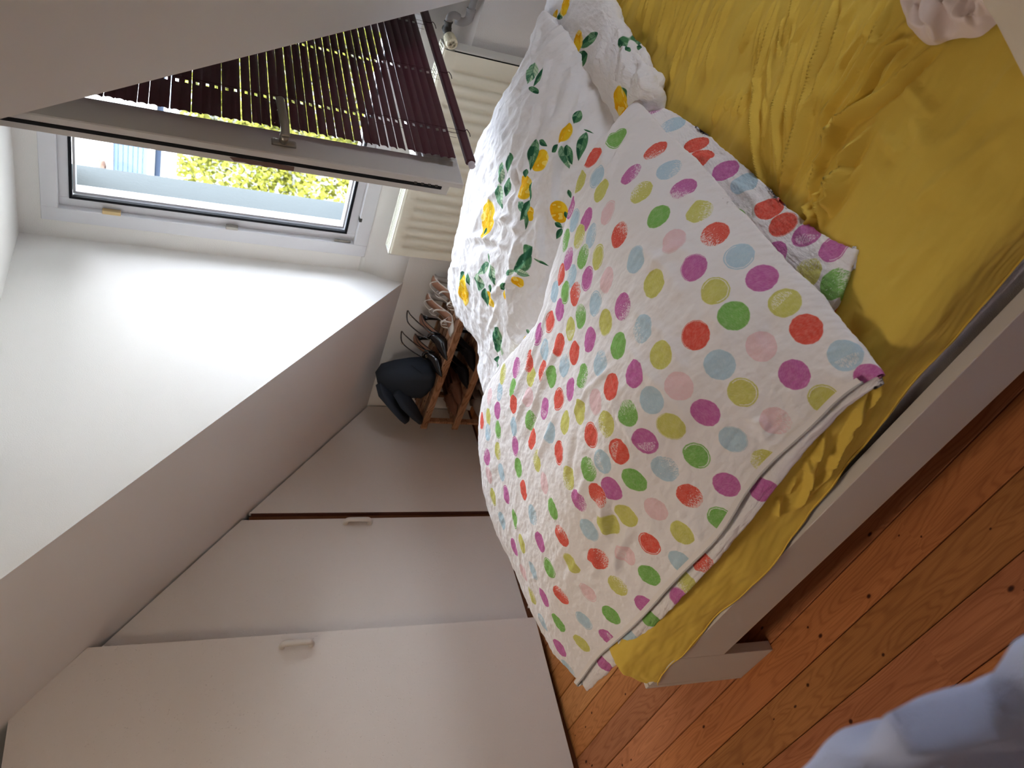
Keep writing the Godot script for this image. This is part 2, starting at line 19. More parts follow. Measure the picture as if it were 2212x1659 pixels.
var CREASE_TOP := [
	[0.0070, 0.0120, PackedVector2Array([Vector2(-1.205, -1.684), Vector2(-1.319, -1.658), Vector2(-1.458, -1.678), Vector2(-1.615, -1.687)])],
	[0.0080, 0.0110, PackedVector2Array([Vector2(-1.369, -1.598), Vector2(-1.506, -1.609), Vector2(-1.603, -1.610)])],
	[0.0090, 0.0130, PackedVector2Array([Vector2(-1.225, -1.540), Vector2(-1.319, -1.537), Vector2(-1.413, -1.543), Vector2(-1.514, -1.548)])],
	[-0.0060, 0.0120, PackedVector2Array([Vector2(-1.307, -1.601), Vector2(-1.408, -1.605), Vector2(-1.497, -1.613)])],
	[0.0090, 0.0160, PackedVector2Array([Vector2(-1.347, -1.395), Vector2(-1.447, -1.387), Vector2(-1.542, -1.401)])],
	[-0.0080, 0.0160, PackedVector2Array([Vector2(-1.436, -1.516), Vector2(-1.518, -1.511), Vector2(-1.615, -1.519)])],
	[0.0060, 0.0120, PackedVector2Array([Vector2(-1.202, -1.406), Vector2(-1.225, -1.335), Vector2(-1.234, -1.257)])],
	[0.0050, 0.0100, PackedVector2Array([Vector2(-1.041, -1.239), Vector2(-1.174, -1.289), Vector2(-1.282, -1.313)])],
	[0.0030, 0.0140, PackedVector2Array([Vector2(-0.986, -1.255), Vector2(-0.992, -1.161), Vector2(-0.994, -1.080)])],
	[0.0030, 0.0140, PackedVector2Array([Vector2(-0.994, -1.243), Vector2(-0.988, -1.124), Vector2(-0.999, -1.028)])],
	[0.0050, 0.0140, PackedVector2Array([Vector2(-0.929, -1.286), Vector2(-0.901, -1.160), Vector2(-0.927, -1.060)])],
	[0.0060, 0.0120, PackedVector2Array([Vector2(-1.116, -1.195), Vector2(-1.131, -1.132), Vector2(-1.147, -1.066)])],
	[-0.0060, 0.0150, PackedVector2Array([Vector2(-1.269, -1.274), Vector2(-1.348, -1.242), Vector2(-1.432, -1.214)])],
	[0.0060, 0.0140, PackedVector2Array([Vector2(-1.348, -1.161), Vector2(-1.443, -1.165)])],
	[0.0120, 0.0160, PackedVector2Array([Vector2(-1.336, -1.094), Vector2(-1.399, -1.086), Vector2(-1.453, -1.070), Vector2(-1.486, -1.053)])],
	[-0.0100, 0.0180, PackedVector2Array([Vector2(-1.381, -1.067), Vector2(-1.433, -1.049), Vector2(-1.505, -1.045)])],
	[0.0100, 0.0130, PackedVector2Array([Vector2(-1.390, -1.006), Vector2(-1.449, -1.012), Vector2(-1.502, -1.017), Vector2(-1.578, -1.001)])],
	[-0.0080, 0.0200, PackedVector2Array([Vector2(-1.476, -1.012), Vector2(-1.555, -0.985)])],
	[0.0090, 0.0150, PackedVector2Array([Vector2(-1.664, -1.075), Vector2(-1.621, -1.054), Vector2(-1.583, -1.071), Vector2(-1.617, -1.104)])],
	[0.0060, 0.0160, PackedVector2Array([Vector2(-1.617, -1.104), Vector2(-1.729, -1.128), Vector2(-1.784, -1.141)])],
	[-0.0080, 0.0200, PackedVector2Array([Vector2(-1.573, -1.061), Vector2(-1.524, -1.048), Vector2(-1.582, -1.030)])],
	[0.0060, 0.0150, PackedVector2Array([Vector2(-1.724, -1.107), Vector2(-1.681, -1.051)])],
	[0.0050, 0.0160, PackedVector2Array([Vector2(-1.251, -0.930), Vector2(-1.277, -0.852)])],
	[0.0080, 0.0120, PackedVector2Array([Vector2(-0.738, -1.886), Vector2(-0.769, -1.819), Vector2(-0.807, -1.773), Vector2(-0.818, -1.712)])],
	[0.0090, 0.0120, PackedVector2Array([Vector2(-0.687, -1.767), Vector2(-0.743, -1.740), Vector2(-0.787, -1.719), Vector2(-0.825, -1.668)])],
	[-0.0080, 0.0200, PackedVector2Array([Vector2(-0.720, -1.809), Vector2(-0.765, -1.775), Vector2(-0.798, -1.734)])],
	[0.0080, 0.0140, PackedVector2Array([Vector2(-0.773, -1.875), Vector2(-0.811, -1.861), Vector2(-0.871, -1.816), Vector2(-0.950, -1.773)])],
	[0.0060, 0.0140, PackedVector2Array([Vector2(-0.656, -1.353), Vector2(-0.674, -1.392), Vector2(-0.696, -1.452)])],
	[0.0070, 0.0180, PackedVector2Array([Vector2(-0.739, -1.242), Vector2(-0.776, -1.297), Vector2(-0.830, -1.311)])],
	[0.0060, 0.0160, PackedVector2Array([Vector2(-0.834, -1.391), Vector2(-0.808, -1.271), Vector2(-0.819, -1.180)])],
	[0.0070, 0.0200, PackedVector2Array([Vector2(-0.750, -1.138), Vector2(-0.793, -1.108), Vector2(-0.813, -1.064)])],
	[0.0060, 0.0160, PackedVector2Array([Vector2(-0.911, -0.902), Vector2(-0.946, -0.855)])],
	[0.0050, 0.0160, PackedVector2Array([Vector2(-0.739, -0.810), Vector2(-0.728, -0.835), Vector2(-0.747, -0.867)])],
	[-0.0060, 0.0200, PackedVector2Array([Vector2(-0.740, -1.018), Vector2(-0.748, -0.991), Vector2(-0.783, -0.992)])],
]
var CREASE_UNDER := [
	[0.0070, 0.0120, PackedVector2Array([Vector2(-0.717, -1.865), Vector2(-0.740, -1.738), Vector2(-0.743, -1.645), Vector2(-0.753, -1.592)])],
	[-0.0080, 0.0140, PackedVector2Array([Vector2(-0.694, -1.667), Vector2(-0.751, -1.601)])],
	[0.0070, 0.0120, PackedVector2Array([Vector2(-0.715, -1.597), Vector2(-0.685, -1.580), Vector2(-0.667, -1.536)])],
	[0.0060, 0.0120, PackedVector2Array([Vector2(-0.673, -1.468), Vector2(-0.658, -1.411), Vector2(-0.648, -1.346), Vector2(-0.664, -1.294)])],
	[0.0060, 0.0120, PackedVector2Array([Vector2(-0.616, -1.205), Vector2(-0.624, -1.151)])],
	[0.0060, 0.0140, PackedVector2Array([Vector2(-0.650, -1.337), Vector2(-0.689, -1.277)])],
	[0.0060, 0.0140, PackedVector2Array([Vector2(-0.613, -1.115), Vector2(-0.644, -1.086)])],
]
var CREASE_LEMON := [
	[0.0090, 0.0130, PackedVector2Array([Vector2(-0.930, -2.215), Vector2(-0.992, -2.187), Vector2(-1.043, -2.163), Vector2(-1.113, -2.123)])],
	[0.0100, 0.0140, PackedVector2Array([Vector2(-0.970, -2.072), Vector2(-1.022, -2.071), Vector2(-1.088, -2.037), Vector2(-1.172, -2.010)])],
	[0.0100, 0.0120, PackedVector2Array([Vector2(-0.875, -2.091), Vector2(-0.934, -2.056), Vector2(-0.972, -2.039), Vector2(-1.074, -2.047)])],
	[-0.0100, 0.0200, PackedVector2Array([Vector2(-0.937, -2.080), Vector2(-0.996, -2.060), Vector2(-1.052, -2.059)])],
	[0.0120, 0.0140, PackedVector2Array([Vector2(-0.777, -2.120), Vector2(-0.831, -2.104), Vector2(-0.871, -2.091), Vector2(-0.917, -2.064), Vector2(-1.002, -2.017), Vector2(-1.069, -1.959), Vector2(-1.133, -1.907)])],
	[-0.0110, 0.0220, PackedVector2Array([Vector2(-0.943, -2.028), Vector2(-0.995, -1.997), Vector2(-1.047, -1.972)])],
	[0.0100, 0.0150, PackedVector2Array([Vector2(-1.172, -2.010), Vector2(-1.255, -2.011), Vector2(-1.333, -1.987), Vector2(-1.432, -1.970)])],
	[-0.0100, 0.0200, PackedVector2Array([Vector2(-1.093, -2.034), Vector2(-1.157, -2.015), Vector2(-1.232, -1.998)])],
	[0.0100, 0.0140, PackedVector2Array([Vector2(-1.208, -2.134), Vector2(-1.210, -2.070), Vector2(-1.177, -2.007)])],
	[0.0090, 0.0130, PackedVector2Array([Vector2(-1.468, -2.416), Vector2(-1.344, -2.235), Vector2(-1.287, -2.111), Vector2(-1.267, -2.033)])],
	[-0.0090, 0.0180, PackedVector2Array([Vector2(-1.415, -2.302), Vector2(-1.314, -2.110), Vector2(-1.279, -2.026)])],
	[0.0080, 0.0120, PackedVector2Array([Vector2(-1.358, -2.160), Vector2(-1.301, -2.087), Vector2(-1.274, -2.000)])],
	[0.0100, 0.0140, PackedVector2Array([Vector2(-1.187, -1.961), Vector2(-1.247, -1.942), Vector2(-1.332, -1.974), Vector2(-1.402, -2.034), Vector2(-1.525, -2.092)])],
	[0.0090, 0.0120, PackedVector2Array([Vector2(-1.073, -2.205), Vector2(-1.118, -2.133), Vector2(-1.185, -2.102)])],
	[-0.0090, 0.0200, PackedVector2Array([Vector2(-1.068, -2.170), Vector2(-1.096, -2.132), Vector2(-1.142, -2.130)])],
	[0.0080, 0.0140, PackedVector2Array([Vector2(-1.107, -2.256), Vector2(-1.171, -2.224), Vector2(-1.243, -2.273)])],
	[0.0080, 0.0120, PackedVector2Array([Vector2(-1.180, -2.093), Vector2(-1.234, -2.136), Vector2(-1.245, -2.201)])],
	[0.0100, 0.0130, PackedVector2Array([Vector2(-1.105, -1.984), Vector2(-1.172, -1.949), Vector2(-1.229, -1.903)])],
	[-0.0100, 0.0200, PackedVector2Array([Vector2(-1.083, -1.980), Vector2(-1.146, -1.943), Vector2(-1.184, -1.916)])],
	[0.0090, 0.0140, PackedVector2Array([Vector2(-1.231, -1.880), Vector2(-1.294, -1.878), Vector2(-1.353, -1.911)])],
	[0.0090, 0.0120, PackedVector2Array([Vector2(-0.726, -2.588), Vector2(-0.764, -2.515), Vector2(-0.835, -2.432)])],
	[0.0080, 0.0120, PackedVector2Array([Vector2(-0.773, -2.386), Vector2(-0.817, -2.332), Vector2(-0.883, -2.263)])],
	[0.0090, 0.0130, PackedVector2Array([Vector2(-0.775, -2.234), Vector2(-0.820, -2.183), Vector2(-0.874, -2.141)])],
	[-0.0090, 0.0200, PackedVector2Array([Vector2(-0.777, -2.296), Vector2(-0.837, -2.218), Vector2(-0.888, -2.168)])],
	[0.0090, 0.0120, PackedVector2Array([Vector2(-0.773, -2.181), Vector2(-0.837, -2.122), Vector2(-0.873, -2.091)])],
	[0.0100, 0.0160, PackedVector2Array([Vector2(-0.921, -2.306), Vector2(-1.004, -2.256), Vector2(-1.079, -2.218)])],
	[0.0090, 0.0140, PackedVector2Array([Vector2(-0.892, -2.273), Vector2(-0.950, -2.198), Vector2(-1.034, -2.131)])],
	[0.0080, 0.0120, PackedVector2Array([Vector2(-1.461, -2.026), Vector2(-1.546, -2.049), Vector2(-1.686, -2.131)])],
	[0.0090, 0.0140, PackedVector2Array([Vector2(-1.483, -1.980), Vector2(-1.510, -1.917), Vector2(-1.493, -1.855)])],
	[-0.0080, 0.0180, PackedVector2Array([Vector2(-1.511, -1.982), Vector2(-1.638, -2.001), Vector2(-1.682, -1.959)])],
	[0.0080, 0.0140, PackedVector2Array([Vector2(-1.721, -2.108), Vector2(-1.726, -1.997), Vector2(-1.851, -2.050)])],
]
var CREASE_LEMON_UNDER := [
	[0.0070, 0.0120, PackedVector2Array([Vector2(-0.689, -2.201), Vector2(-0.733, -2.177), Vector2(-0.777, -2.158)])],
	[0.0080, 0.0140, PackedVector2Array([Vector2(-0.606, -2.141), Vector2(-0.648, -2.073), Vector2(-0.715, -2.039)])],
	[0.0080, 0.0120, PackedVector2Array([Vector2(-0.629, -1.990), Vector2(-0.656, -1.928), Vector2(-0.692, -1.935)])],
	[0.0070, 0.0120, PackedVector2Array([Vector2(-0.638, -1.947), Vector2(-0.668, -1.911)])],
	[-0.0080, 0.0160, PackedVector2Array([Vector2(-0.615, -2.090), Vector2(-0.642, -2.003), Vector2(-0.702, -1.985)])],
	[0.0070, 0.0120, PackedVector2Array([Vector2(-0.600, -2.217), Vector2(-0.613, -2.162)])],
]
var SHEET_FOLDS := [
	[0.0066, 0.0066, PackedVector2Array([Vector2(1.580, -0.907), Vector2(1.499, -0.885), Vector2(1.462, -0.883)])],
	[0.0066, 0.0066, PackedVector2Array([Vector2(1.602, -0.855), Vector2(1.539, -0.825), Vector2(1.475, -0.794), Vector2(1.450, -0.781), Vector2(1.397, -0.714), Vector2(1.297, -0.580)])],
	[0.0033, 0.0056, PackedVector2Array([Vector2(1.552, -0.876), Vector2(1.527, -0.861), Vector2(1.504, -0.848), Vector2(1.480, -0.833), Vector2(1.455, -0.817)])],
	[0.0043, 0.0056, PackedVector2Array([Vector2(1.596, -0.869), Vector2(1.521, -0.841), Vector2(1.465, -0.806), Vector2(1.419, -0.759), Vector2(1.377, -0.708)])],
	[0.0066, 0.0066, PackedVector2Array([Vector2(1.639, -0.808), Vector2(1.593, -0.777), Vector2(1.543, -0.760)])],
	[0.0027, 0.0056, PackedVector2Array([Vector2(1.554, -0.811), Vector2(1.521, -0.789), Vector2(1.488, -0.765), Vector2(1.461, -0.737), Vector2(1.437, -0.708)])],
	[0.0043, 0.0056, PackedVector2Array([Vector2(1.587, -0.807), Vector2(1.570, -0.795), Vector2(1.552, -0.781), Vector2(1.535, -0.767), Vector2(1.520, -0.752)])],
	[0.0066, 0.0066, PackedVector2Array([Vector2(1.652, -0.737), Vector2(1.565, -0.726), Vector2(1.513, -0.694), Vector2(1.425, -0.638), Vector2(1.312, -0.534)])],
	[0.0026, 0.0056, PackedVector2Array([Vector2(1.635, -0.783), Vector2(1.592, -0.769), Vector2(1.562, -0.742), Vector2(1.530, -0.718), Vector2(1.494, -0.695)])],
	[0.0040, 0.0056, PackedVector2Array([Vector2(1.578, -0.741), Vector2(1.526, -0.713), Vector2(1.478, -0.680), Vector2(1.431, -0.643), Vector2(1.383, -0.603)])],
	[0.0112, 0.0076, PackedVector2Array([Vector2(1.675, -0.683), Vector2(1.623, -0.649), Vector2(1.554, -0.615), Vector2(1.468, -0.564), Vector2(1.395, -0.530), Vector2(1.312, -0.509)])],
	[0.0038, 0.0056, PackedVector2Array([Vector2(1.664, -0.720), Vector2(1.585, -0.699), Vector2(1.518, -0.664), Vector2(1.452, -0.621), Vector2(1.383, -0.573)])],
	[0.0035, 0.0056, PackedVector2Array([Vector2(1.589, -0.673), Vector2(1.548, -0.651), Vector2(1.511, -0.626), Vector2(1.473, -0.601), Vector2(1.435, -0.578)])],
	[-0.0066, 0.0066, PackedVector2Array([Vector2(1.678, -0.676), Vector2(1.626, -0.638), Vector2(1.558, -0.607), Vector2(1.482, -0.564)])],
	[0.0066, 0.0066, PackedVector2Array([Vector2(1.698, -0.629), Vector2(1.648, -0.625), Vector2(1.581, -0.594), Vector2(1.498, -0.572), Vector2(1.448, -0.546)])],
	[0.0044, 0.0056, PackedVector2Array([Vector2(1.668, -0.648), Vector2(1.623, -0.633), Vector2(1.578, -0.604), Vector2(1.519, -0.582), Vector2(1.476, -0.563)])],
	[0.0023, 0.0056, PackedVector2Array([Vector2(1.653, -0.627), Vector2(1.609, -0.611), Vector2(1.564, -0.597), Vector2(1.525, -0.587), Vector2(1.483, -0.568)])],
	[0.0066, 0.0066, PackedVector2Array([Vector2(1.724, -0.566), Vector2(1.659, -0.554), Vector2(1.601, -0.565), Vector2(1.546, -0.553), Vector2(1.472, -0.530)])],
	[0.0041, 0.0056, PackedVector2Array([Vector2(1.683, -0.601), Vector2(1.634, -0.591), Vector2(1.586, -0.576), Vector2(1.537, -0.568), Vector2(1.490, -0.555)])],
	[0.0024, 0.0056, PackedVector2Array([Vector2(1.698, -0.580), Vector2(1.644, -0.568), Vector2(1.606, -0.575), Vector2(1.564, -0.568), Vector2(1.517, -0.553)])],
	[0.0112, 0.0076, PackedVector2Array([Vector2(1.736, -0.539), Vector2(1.662, -0.511), Vector2(1.600, -0.514), Vector2(1.520, -0.522), Vector2(1.447, -0.511)])],
	[0.0037, 0.0056, PackedVector2Array([Vector2(1.690, -0.550), Vector2(1.647, -0.543), Vector2(1.605, -0.543), Vector2(1.562, -0.543), Vector2(1.518, -0.540)])],
	[0.0029, 0.0056, PackedVector2Array([Vector2(1.736, -0.543), Vector2(1.689, -0.530), Vector2(1.647, -0.527), Vector2(1.610, -0.537), Vector2(1.567, -0.537)])],
	[0.0066, 0.0066, PackedVector2Array([Vector2(1.724, -0.477), Vector2(1.662, -0.493), Vector2(1.604, -0.495), Vector2(1.526, -0.497), Vector2(1.475, -0.500)])],
	[0.0028, 0.0056, PackedVector2Array([Vector2(1.702, -0.507), Vector2(1.638, -0.500), Vector2(1.580, -0.510), Vector2(1.524, -0.511), Vector2(1.469, -0.507)])],
	[0.0037, 0.0056, PackedVector2Array([Vector2(1.719, -0.498), Vector2(1.664, -0.503), Vector2(1.624, -0.504), Vector2(1.575, -0.505), Vector2(1.520, -0.507)])],
	[0.0112, 0.0076, PackedVector2Array([Vector2(1.709, -0.443), Vector2(1.674, -0.463), Vector2(1.640, -0.467), Vector2(1.586, -0.464), Vector2(1.529, -0.481), Vector2(1.482, -0.498)])],
	[0.0026, 0.0056, PackedVector2Array([Vector2(1.685, -0.472), Vector2(1.650, -0.478), Vector2(1.607, -0.483), Vector2(1.568, -0.488), Vector2(1.529, -0.494)])],
	[0.0028, 0.0056, PackedVector2Array([Vector2(1.710, -0.450), Vector2(1.675, -0.468), Vector2(1.635, -0.479), Vector2(1.592, -0.483), Vector2(1.548, -0.481)])],
	[-0.0066, 0.0066, PackedVector2Array([Vector2(1.706, -0.432), Vector2(1.674, -0.449), Vector2(1.636, -0.454), Vector2(1.584, -0.453)])],
	[0.0066, 0.0066, PackedVector2Array([Vector2(1.724, -0.436), Vector2(1.667, -0.432), Vector2(1.614, -0.437), Vector2(1.553, -0.450), Vector2(1.516, -0.470), Vector2(1.439, -0.452)])],
	[0.0045, 0.0056, PackedVector2Array([Vector2(1.710, -0.436), Vector2(1.686, -0.439), Vector2(1.658, -0.443), Vector2(1.627, -0.451), Vector2(1.600, -0.453)])],
	[0.0027, 0.0056, PackedVector2Array([Vector2(1.673, -0.442), Vector2(1.631, -0.446), Vector2(1.592, -0.451), Vector2(1.552, -0.463), Vector2(1.512, -0.458)])],
	[0.0112, 0.0076, PackedVector2Array([Vector2(1.724, -0.384), Vector2(1.678, -0.391), Vector2(1.638, -0.399), Vector2(1.601, -0.421), Vector2(1.545, -0.450), Vector2(1.518, -0.467), Vector2(1.495, -0.461), Vector2(1.450, -0.444)])],
	[0.0037, 0.0056, PackedVector2Array([Vector2(1.689, -0.419), Vector2(1.636, -0.422), Vector2(1.586, -0.435), Vector2(1.543, -0.457), Vector2(1.494, -0.463)])],
	[0.0029, 0.0056, PackedVector2Array([Vector2(1.720, -0.399), Vector2(1.658, -0.409), Vector2(1.605, -0.427), Vector2(1.553, -0.451), Vector2(1.501, -0.466)])],
	[-0.0066, 0.0066, PackedVector2Array([Vector2(1.725, -0.373), Vector2(1.677, -0.381), Vector2(1.637, -0.389), Vector2(1.599, -0.406), Vector2(1.548, -0.434)])],
	[0.0033, 0.0145, PackedVector2Array([Vector2(1.647, -0.388), Vector2(1.639, -0.338), Vector2(1.635, -0.290)])],
	[0.0033, 0.0145, PackedVector2Array([Vector2(1.556, -0.374), Vector2(1.554, -0.323), Vector2(1.555, -0.286)])],
	[0.0033, 0.0145, PackedVector2Array([Vector2(1.620, -0.336), Vector2(1.602, -0.287), Vector2(1.586, -0.245)])],
	[0.0033, 0.0145, PackedVector2Array([Vector2(1.781, -0.216), Vector2(1.693, -0.214), Vector2(1.612, -0.228)])],
	[0.0033, 0.0145, PackedVector2Array([Vector2(1.718, -0.142), Vector2(1.599, -0.177), Vector2(1.497, -0.214)])],
	[0.0066, 0.0066, PackedVector2Array([Vector2(1.567, -0.396), Vector2(1.485, -0.394), Vector2(1.382, -0.359)])],
	[0.0066, 0.0066, PackedVector2Array([Vector2(1.481, -0.390), Vector2(1.433, -0.378), Vector2(1.378, -0.365)])],
	[0.0027, 0.0056, PackedVector2Array([Vector2(1.530, -0.392), Vector2(1.508, -0.392), Vector2(1.485, -0.391), Vector2(1.462, -0.389), Vector2(1.440, -0.382)])],
	[0.0029, 0.0056, PackedVector2Array([Vector2(1.474, -0.383), Vector2(1.460, -0.383), Vector2(1.447, -0.384), Vector2(1.433, -0.380), Vector2(1.417, -0.373)])],
	[0.0066, 0.0066, PackedVector2Array([Vector2(1.492, -0.369), Vector2(1.421, -0.364), Vector2(1.383, -0.366)])],
	[0.0039, 0.0056, PackedVector2Array([Vector2(1.478, -0.386), Vector2(1.453, -0.380), Vector2(1.432, -0.378), Vector2(1.413, -0.379), Vector2(1.385, -0.364)])],
	[0.0039, 0.0056, PackedVector2Array([Vector2(1.476, -0.376), Vector2(1.458, -0.376), Vector2(1.443, -0.374), Vector2(1.428, -0.371), Vector2(1.412, -0.370)])],
	[0.0060, 0.0070, PackedVector2Array([Vector2(1.388, -1.409), Vector2(1.306, -1.394)])],
	[0.0060, 0.0070, PackedVector2Array([Vector2(1.406, -1.366), Vector2(1.286, -1.340)])],
	[0.0042, 0.0059, PackedVector2Array([Vector2(1.400, -1.393), Vector2(1.382, -1.387), Vector2(1.366, -1.384), Vector2(1.349, -1.382), Vector2(1.326, -1.381)])],
	[0.0030, 0.0059, PackedVector2Array([Vector2(1.372, -1.378), Vector2(1.352, -1.373), Vector2(1.333, -1.367), Vector2(1.314, -1.362), Vector2(1.294, -1.357)])],
	[0.0060, 0.0070, PackedVector2Array([Vector2(1.440, -1.284), Vector2(1.305, -1.249)])],
	[0.0025, 0.0059, PackedVector2Array([Vector2(1.389, -1.331), Vector2(1.373, -1.331), Vector2(1.355, -1.333), Vector2(1.342, -1.330), Vector2(1.333, -1.322)])],
	[0.0033, 0.0059, PackedVector2Array([Vector2(1.424, -1.310), Vector2(1.397, -1.301), Vector2(1.370, -1.293), Vector2(1.342, -1.289), Vector2(1.314, -1.284)])],
	[-0.0060, 0.0070, PackedVector2Array([Vector2(1.451, -1.256), Vector2(1.329, -1.226)])],
	[0.0060, 0.0070, PackedVector2Array([Vector2(1.467, -1.218), Vector2(1.307, -1.189)])],
	[0.0030, 0.0059, PackedVector2Array([Vector2(1.450, -1.240), Vector2(1.425, -1.239), Vector2(1.400, -1.226), Vector2(1.373, -1.221), Vector2(1.346, -1.219)])],
	[0.0029, 0.0059, PackedVector2Array([Vector2(1.445, -1.222), Vector2(1.420, -1.220), Vector2(1.389, -1.217), Vector2(1.356, -1.207), Vector2(1.329, -1.200)])],
	[0.0060, 0.0070, PackedVector2Array([Vector2(1.489, -1.166), Vector2(1.326, -1.136), Vector2(1.275, -1.106)])],
	[0.0031, 0.0059, PackedVector2Array([Vector2(1.479, -1.194), Vector2(1.443, -1.194), Vector2(1.413, -1.189), Vector2(1.386, -1.180), Vector2(1.353, -1.180)])],
	[0.0032, 0.0059, PackedVector2Array([Vector2(1.439, -1.175), Vector2(1.410, -1.172), Vector2(1.383, -1.169), Vector2(1.347, -1.157), Vector2(1.314, -1.143)])],
	[0.0060, 0.0070, PackedVector2Array([Vector2(1.505, -1.126), Vector2(1.358, -1.084)])],
	[0.0038, 0.0059, PackedVector2Array([Vector2(1.451, -1.137), Vector2(1.416, -1.135), Vector2(1.384, -1.130), Vector2(1.359, -1.120), Vector2(1.330, -1.107)])],
	[0.0024, 0.0059, PackedVector2Array([Vector2(1.470, -1.132), Vector2(1.439, -1.125), Vector2(1.409, -1.117), Vector2(1.368, -1.102), Vector2(1.336, -1.087)])],
	[0.0060, 0.0070, PackedVector2Array([Vector2(1.327, -1.555), Vector2(1.256, -1.563)])],
	[0.0060, 0.0070, PackedVector2Array([Vector2(1.356, -1.487), Vector2(1.260, -1.481)])],
	[0.0038, 0.0059, PackedVector2Array([Vector2(1.321, -1.531), Vector2(1.306, -1.533), Vector2(1.291, -1.536), Vector2(1.287, -1.533), Vector2(1.282, -1.530)])],
	[0.0030, 0.0059, PackedVector2Array([Vector2(1.331, -1.508), Vector2(1.315, -1.506), Vector2(1.299, -1.505), Vector2(1.286, -1.506), Vector2(1.273, -1.510)])],
	[0.0060, 0.0070, PackedVector2Array([Vector2(1.529, -1.068), Vector2(1.388, -1.042), Vector2(1.294, -1.006)])],
	[0.0060, 0.0070, PackedVector2Array([Vector2(1.547, -1.027), Vector2(1.441, -0.996), Vector2(1.358, -0.946)])],
	[0.0035, 0.0059, PackedVector2Array([Vector2(1.506, -1.047), Vector2(1.470, -1.041), Vector2(1.435, -1.030), Vector2(1.399, -1.020), Vector2(1.363, -1.011)])],
	[0.0023, 0.0059, PackedVector2Array([Vector2(1.516, -1.035), Vector2(1.484, -1.029), Vector2(1.451, -1.019), Vector2(1.417, -1.006), Vector2(1.383, -0.990)])],
	[0.0066, 0.0066, PackedVector2Array([Vector2(1.429, -0.760), Vector2(1.337, -0.643), Vector2(1.293, -0.564)])],
	[0.0066, 0.0066, PackedVector2Array([Vector2(1.474, -0.676), Vector2(1.396, -0.600), Vector2(1.339, -0.544), Vector2(1.304, -0.509)])],
	[0.0034, 0.0056, PackedVector2Array([Vector2(1.444, -0.731), Vector2(1.419, -0.706), Vector2(1.394, -0.679), Vector2(1.367, -0.649), Vector2(1.347, -0.624)])],
	[0.0042, 0.0056, PackedVector2Array([Vector2(1.432, -0.671), Vector2(1.403, -0.641), Vector2(1.374, -0.609), Vector2(1.351, -0.585), Vector2(1.325, -0.561)])],
	[0.0066, 0.0066, PackedVector2Array([Vector2(1.516, -0.599), Vector2(1.443, -0.557), Vector2(1.381, -0.523), Vector2(1.307, -0.506)])],
	[0.0038, 0.0056, PackedVector2Array([Vector2(1.485, -0.653), Vector2(1.447, -0.610), Vector2(1.411, -0.580), Vector2(1.365, -0.553), Vector2(1.326, -0.517)])],
	[0.0029, 0.0056, PackedVector2Array([Vector2(1.457, -0.592), Vector2(1.421, -0.572), Vector2(1.383, -0.550), Vector2(1.344, -0.524), Vector2(1.319, -0.512)])],
	[0.0066, 0.0066, PackedVector2Array([Vector2(1.372, -0.866), Vector2(1.299, -0.846)])],
	[0.0066, 0.0066, PackedVector2Array([Vector2(1.416, -0.785), Vector2(1.364, -0.763)])],
	[0.0042, 0.0056, PackedVector2Array([Vector2(1.376, -0.834), Vector2(1.369, -0.832), Vector2(1.364, -0.833), Vector2(1.356, -0.831), Vector2(1.345, -0.827)])],
	[0.0045, 0.0056, PackedVector2Array([Vector2(1.404, -0.815), Vector2(1.390, -0.807), Vector2(1.380, -0.799), Vector2(1.366, -0.794), Vector2(1.351, -0.790)])],
	[0.0066, 0.0066, PackedVector2Array([Vector2(1.493, -0.507), Vector2(1.411, -0.496), Vector2(1.328, -0.484)])],
	[0.0112, 0.0076, PackedVector2Array([Vector2(1.524, -0.463), Vector2(1.434, -0.459), Vector2(1.363, -0.429)])],
	[0.0028, 0.0056, PackedVector2Array([Vector2(1.483, -0.483), Vector2(1.446, -0.481), Vector2(1.410, -0.482), Vector2(1.376, -0.476), Vector2(1.340, -0.468)])],
	[0.0030, 0.0056, PackedVector2Array([Vector2(1.487, -0.476), Vector2(1.468, -0.472), Vector2(1.449, -0.466), Vector2(1.430, -0.462), Vector2(1.415, -0.460)])],
	[0.0112, 0.0076, PackedVector2Array([Vector2(1.555, -0.405), Vector2(1.487, -0.395), Vector2(1.434, -0.397), Vector2(1.377, -0.392), Vector2(1.340, -0.353)])],
	[0.0026, 0.0056, PackedVector2Array([Vector2(1.496, -0.435), Vector2(1.471, -0.437), Vector2(1.447, -0.438), Vector2(1.423, -0.432), Vector2(1.399, -0.425)])],
	[0.0036, 0.0056, PackedVector2Array([Vector2(1.519, -0.415), Vector2(1.484, -0.407), Vector2(1.455, -0.419), Vector2(1.424, -0.418), Vector2(1.393, -0.404)])],
	[-0.0066, 0.0066, PackedVector2Array([Vector2(1.490, -0.385), Vector2(1.436, -0.385), Vector2(1.385, -0.380)])],
	[0.0066, 0.0066, PackedVector2Array([Vector2(1.475, -0.387), Vector2(1.419, -0.365), Vector2(1.372, -0.364)])],
	[0.0040, 0.0056, PackedVector2Array([Vector2(1.476, -0.384), Vector2(1.454, -0.382), Vector2(1.441, -0.377), Vector2(1.410, -0.376), Vector2(1.387, -0.372)])],
	[0.0042, 0.0056, PackedVector2Array([Vector2(1.455, -0.388), Vector2(1.443, -0.381), Vector2(1.432, -0.371), Vector2(1.421, -0.368), Vector2(1.411, -0.371)])],
	[0.0112, 0.0076, PackedVector2Array([Vector2(1.353, -0.434), Vector2(1.346, -0.392), Vector2(1.323, -0.387)])],
	[0.0036, 0.0056, PackedVector2Array([Vector2(1.422, -0.395), Vector2(1.410, -0.391), Vector2(1.404, -0.386), Vector2(1.387, -0.380), Vector2(1.371, -0.375)])],
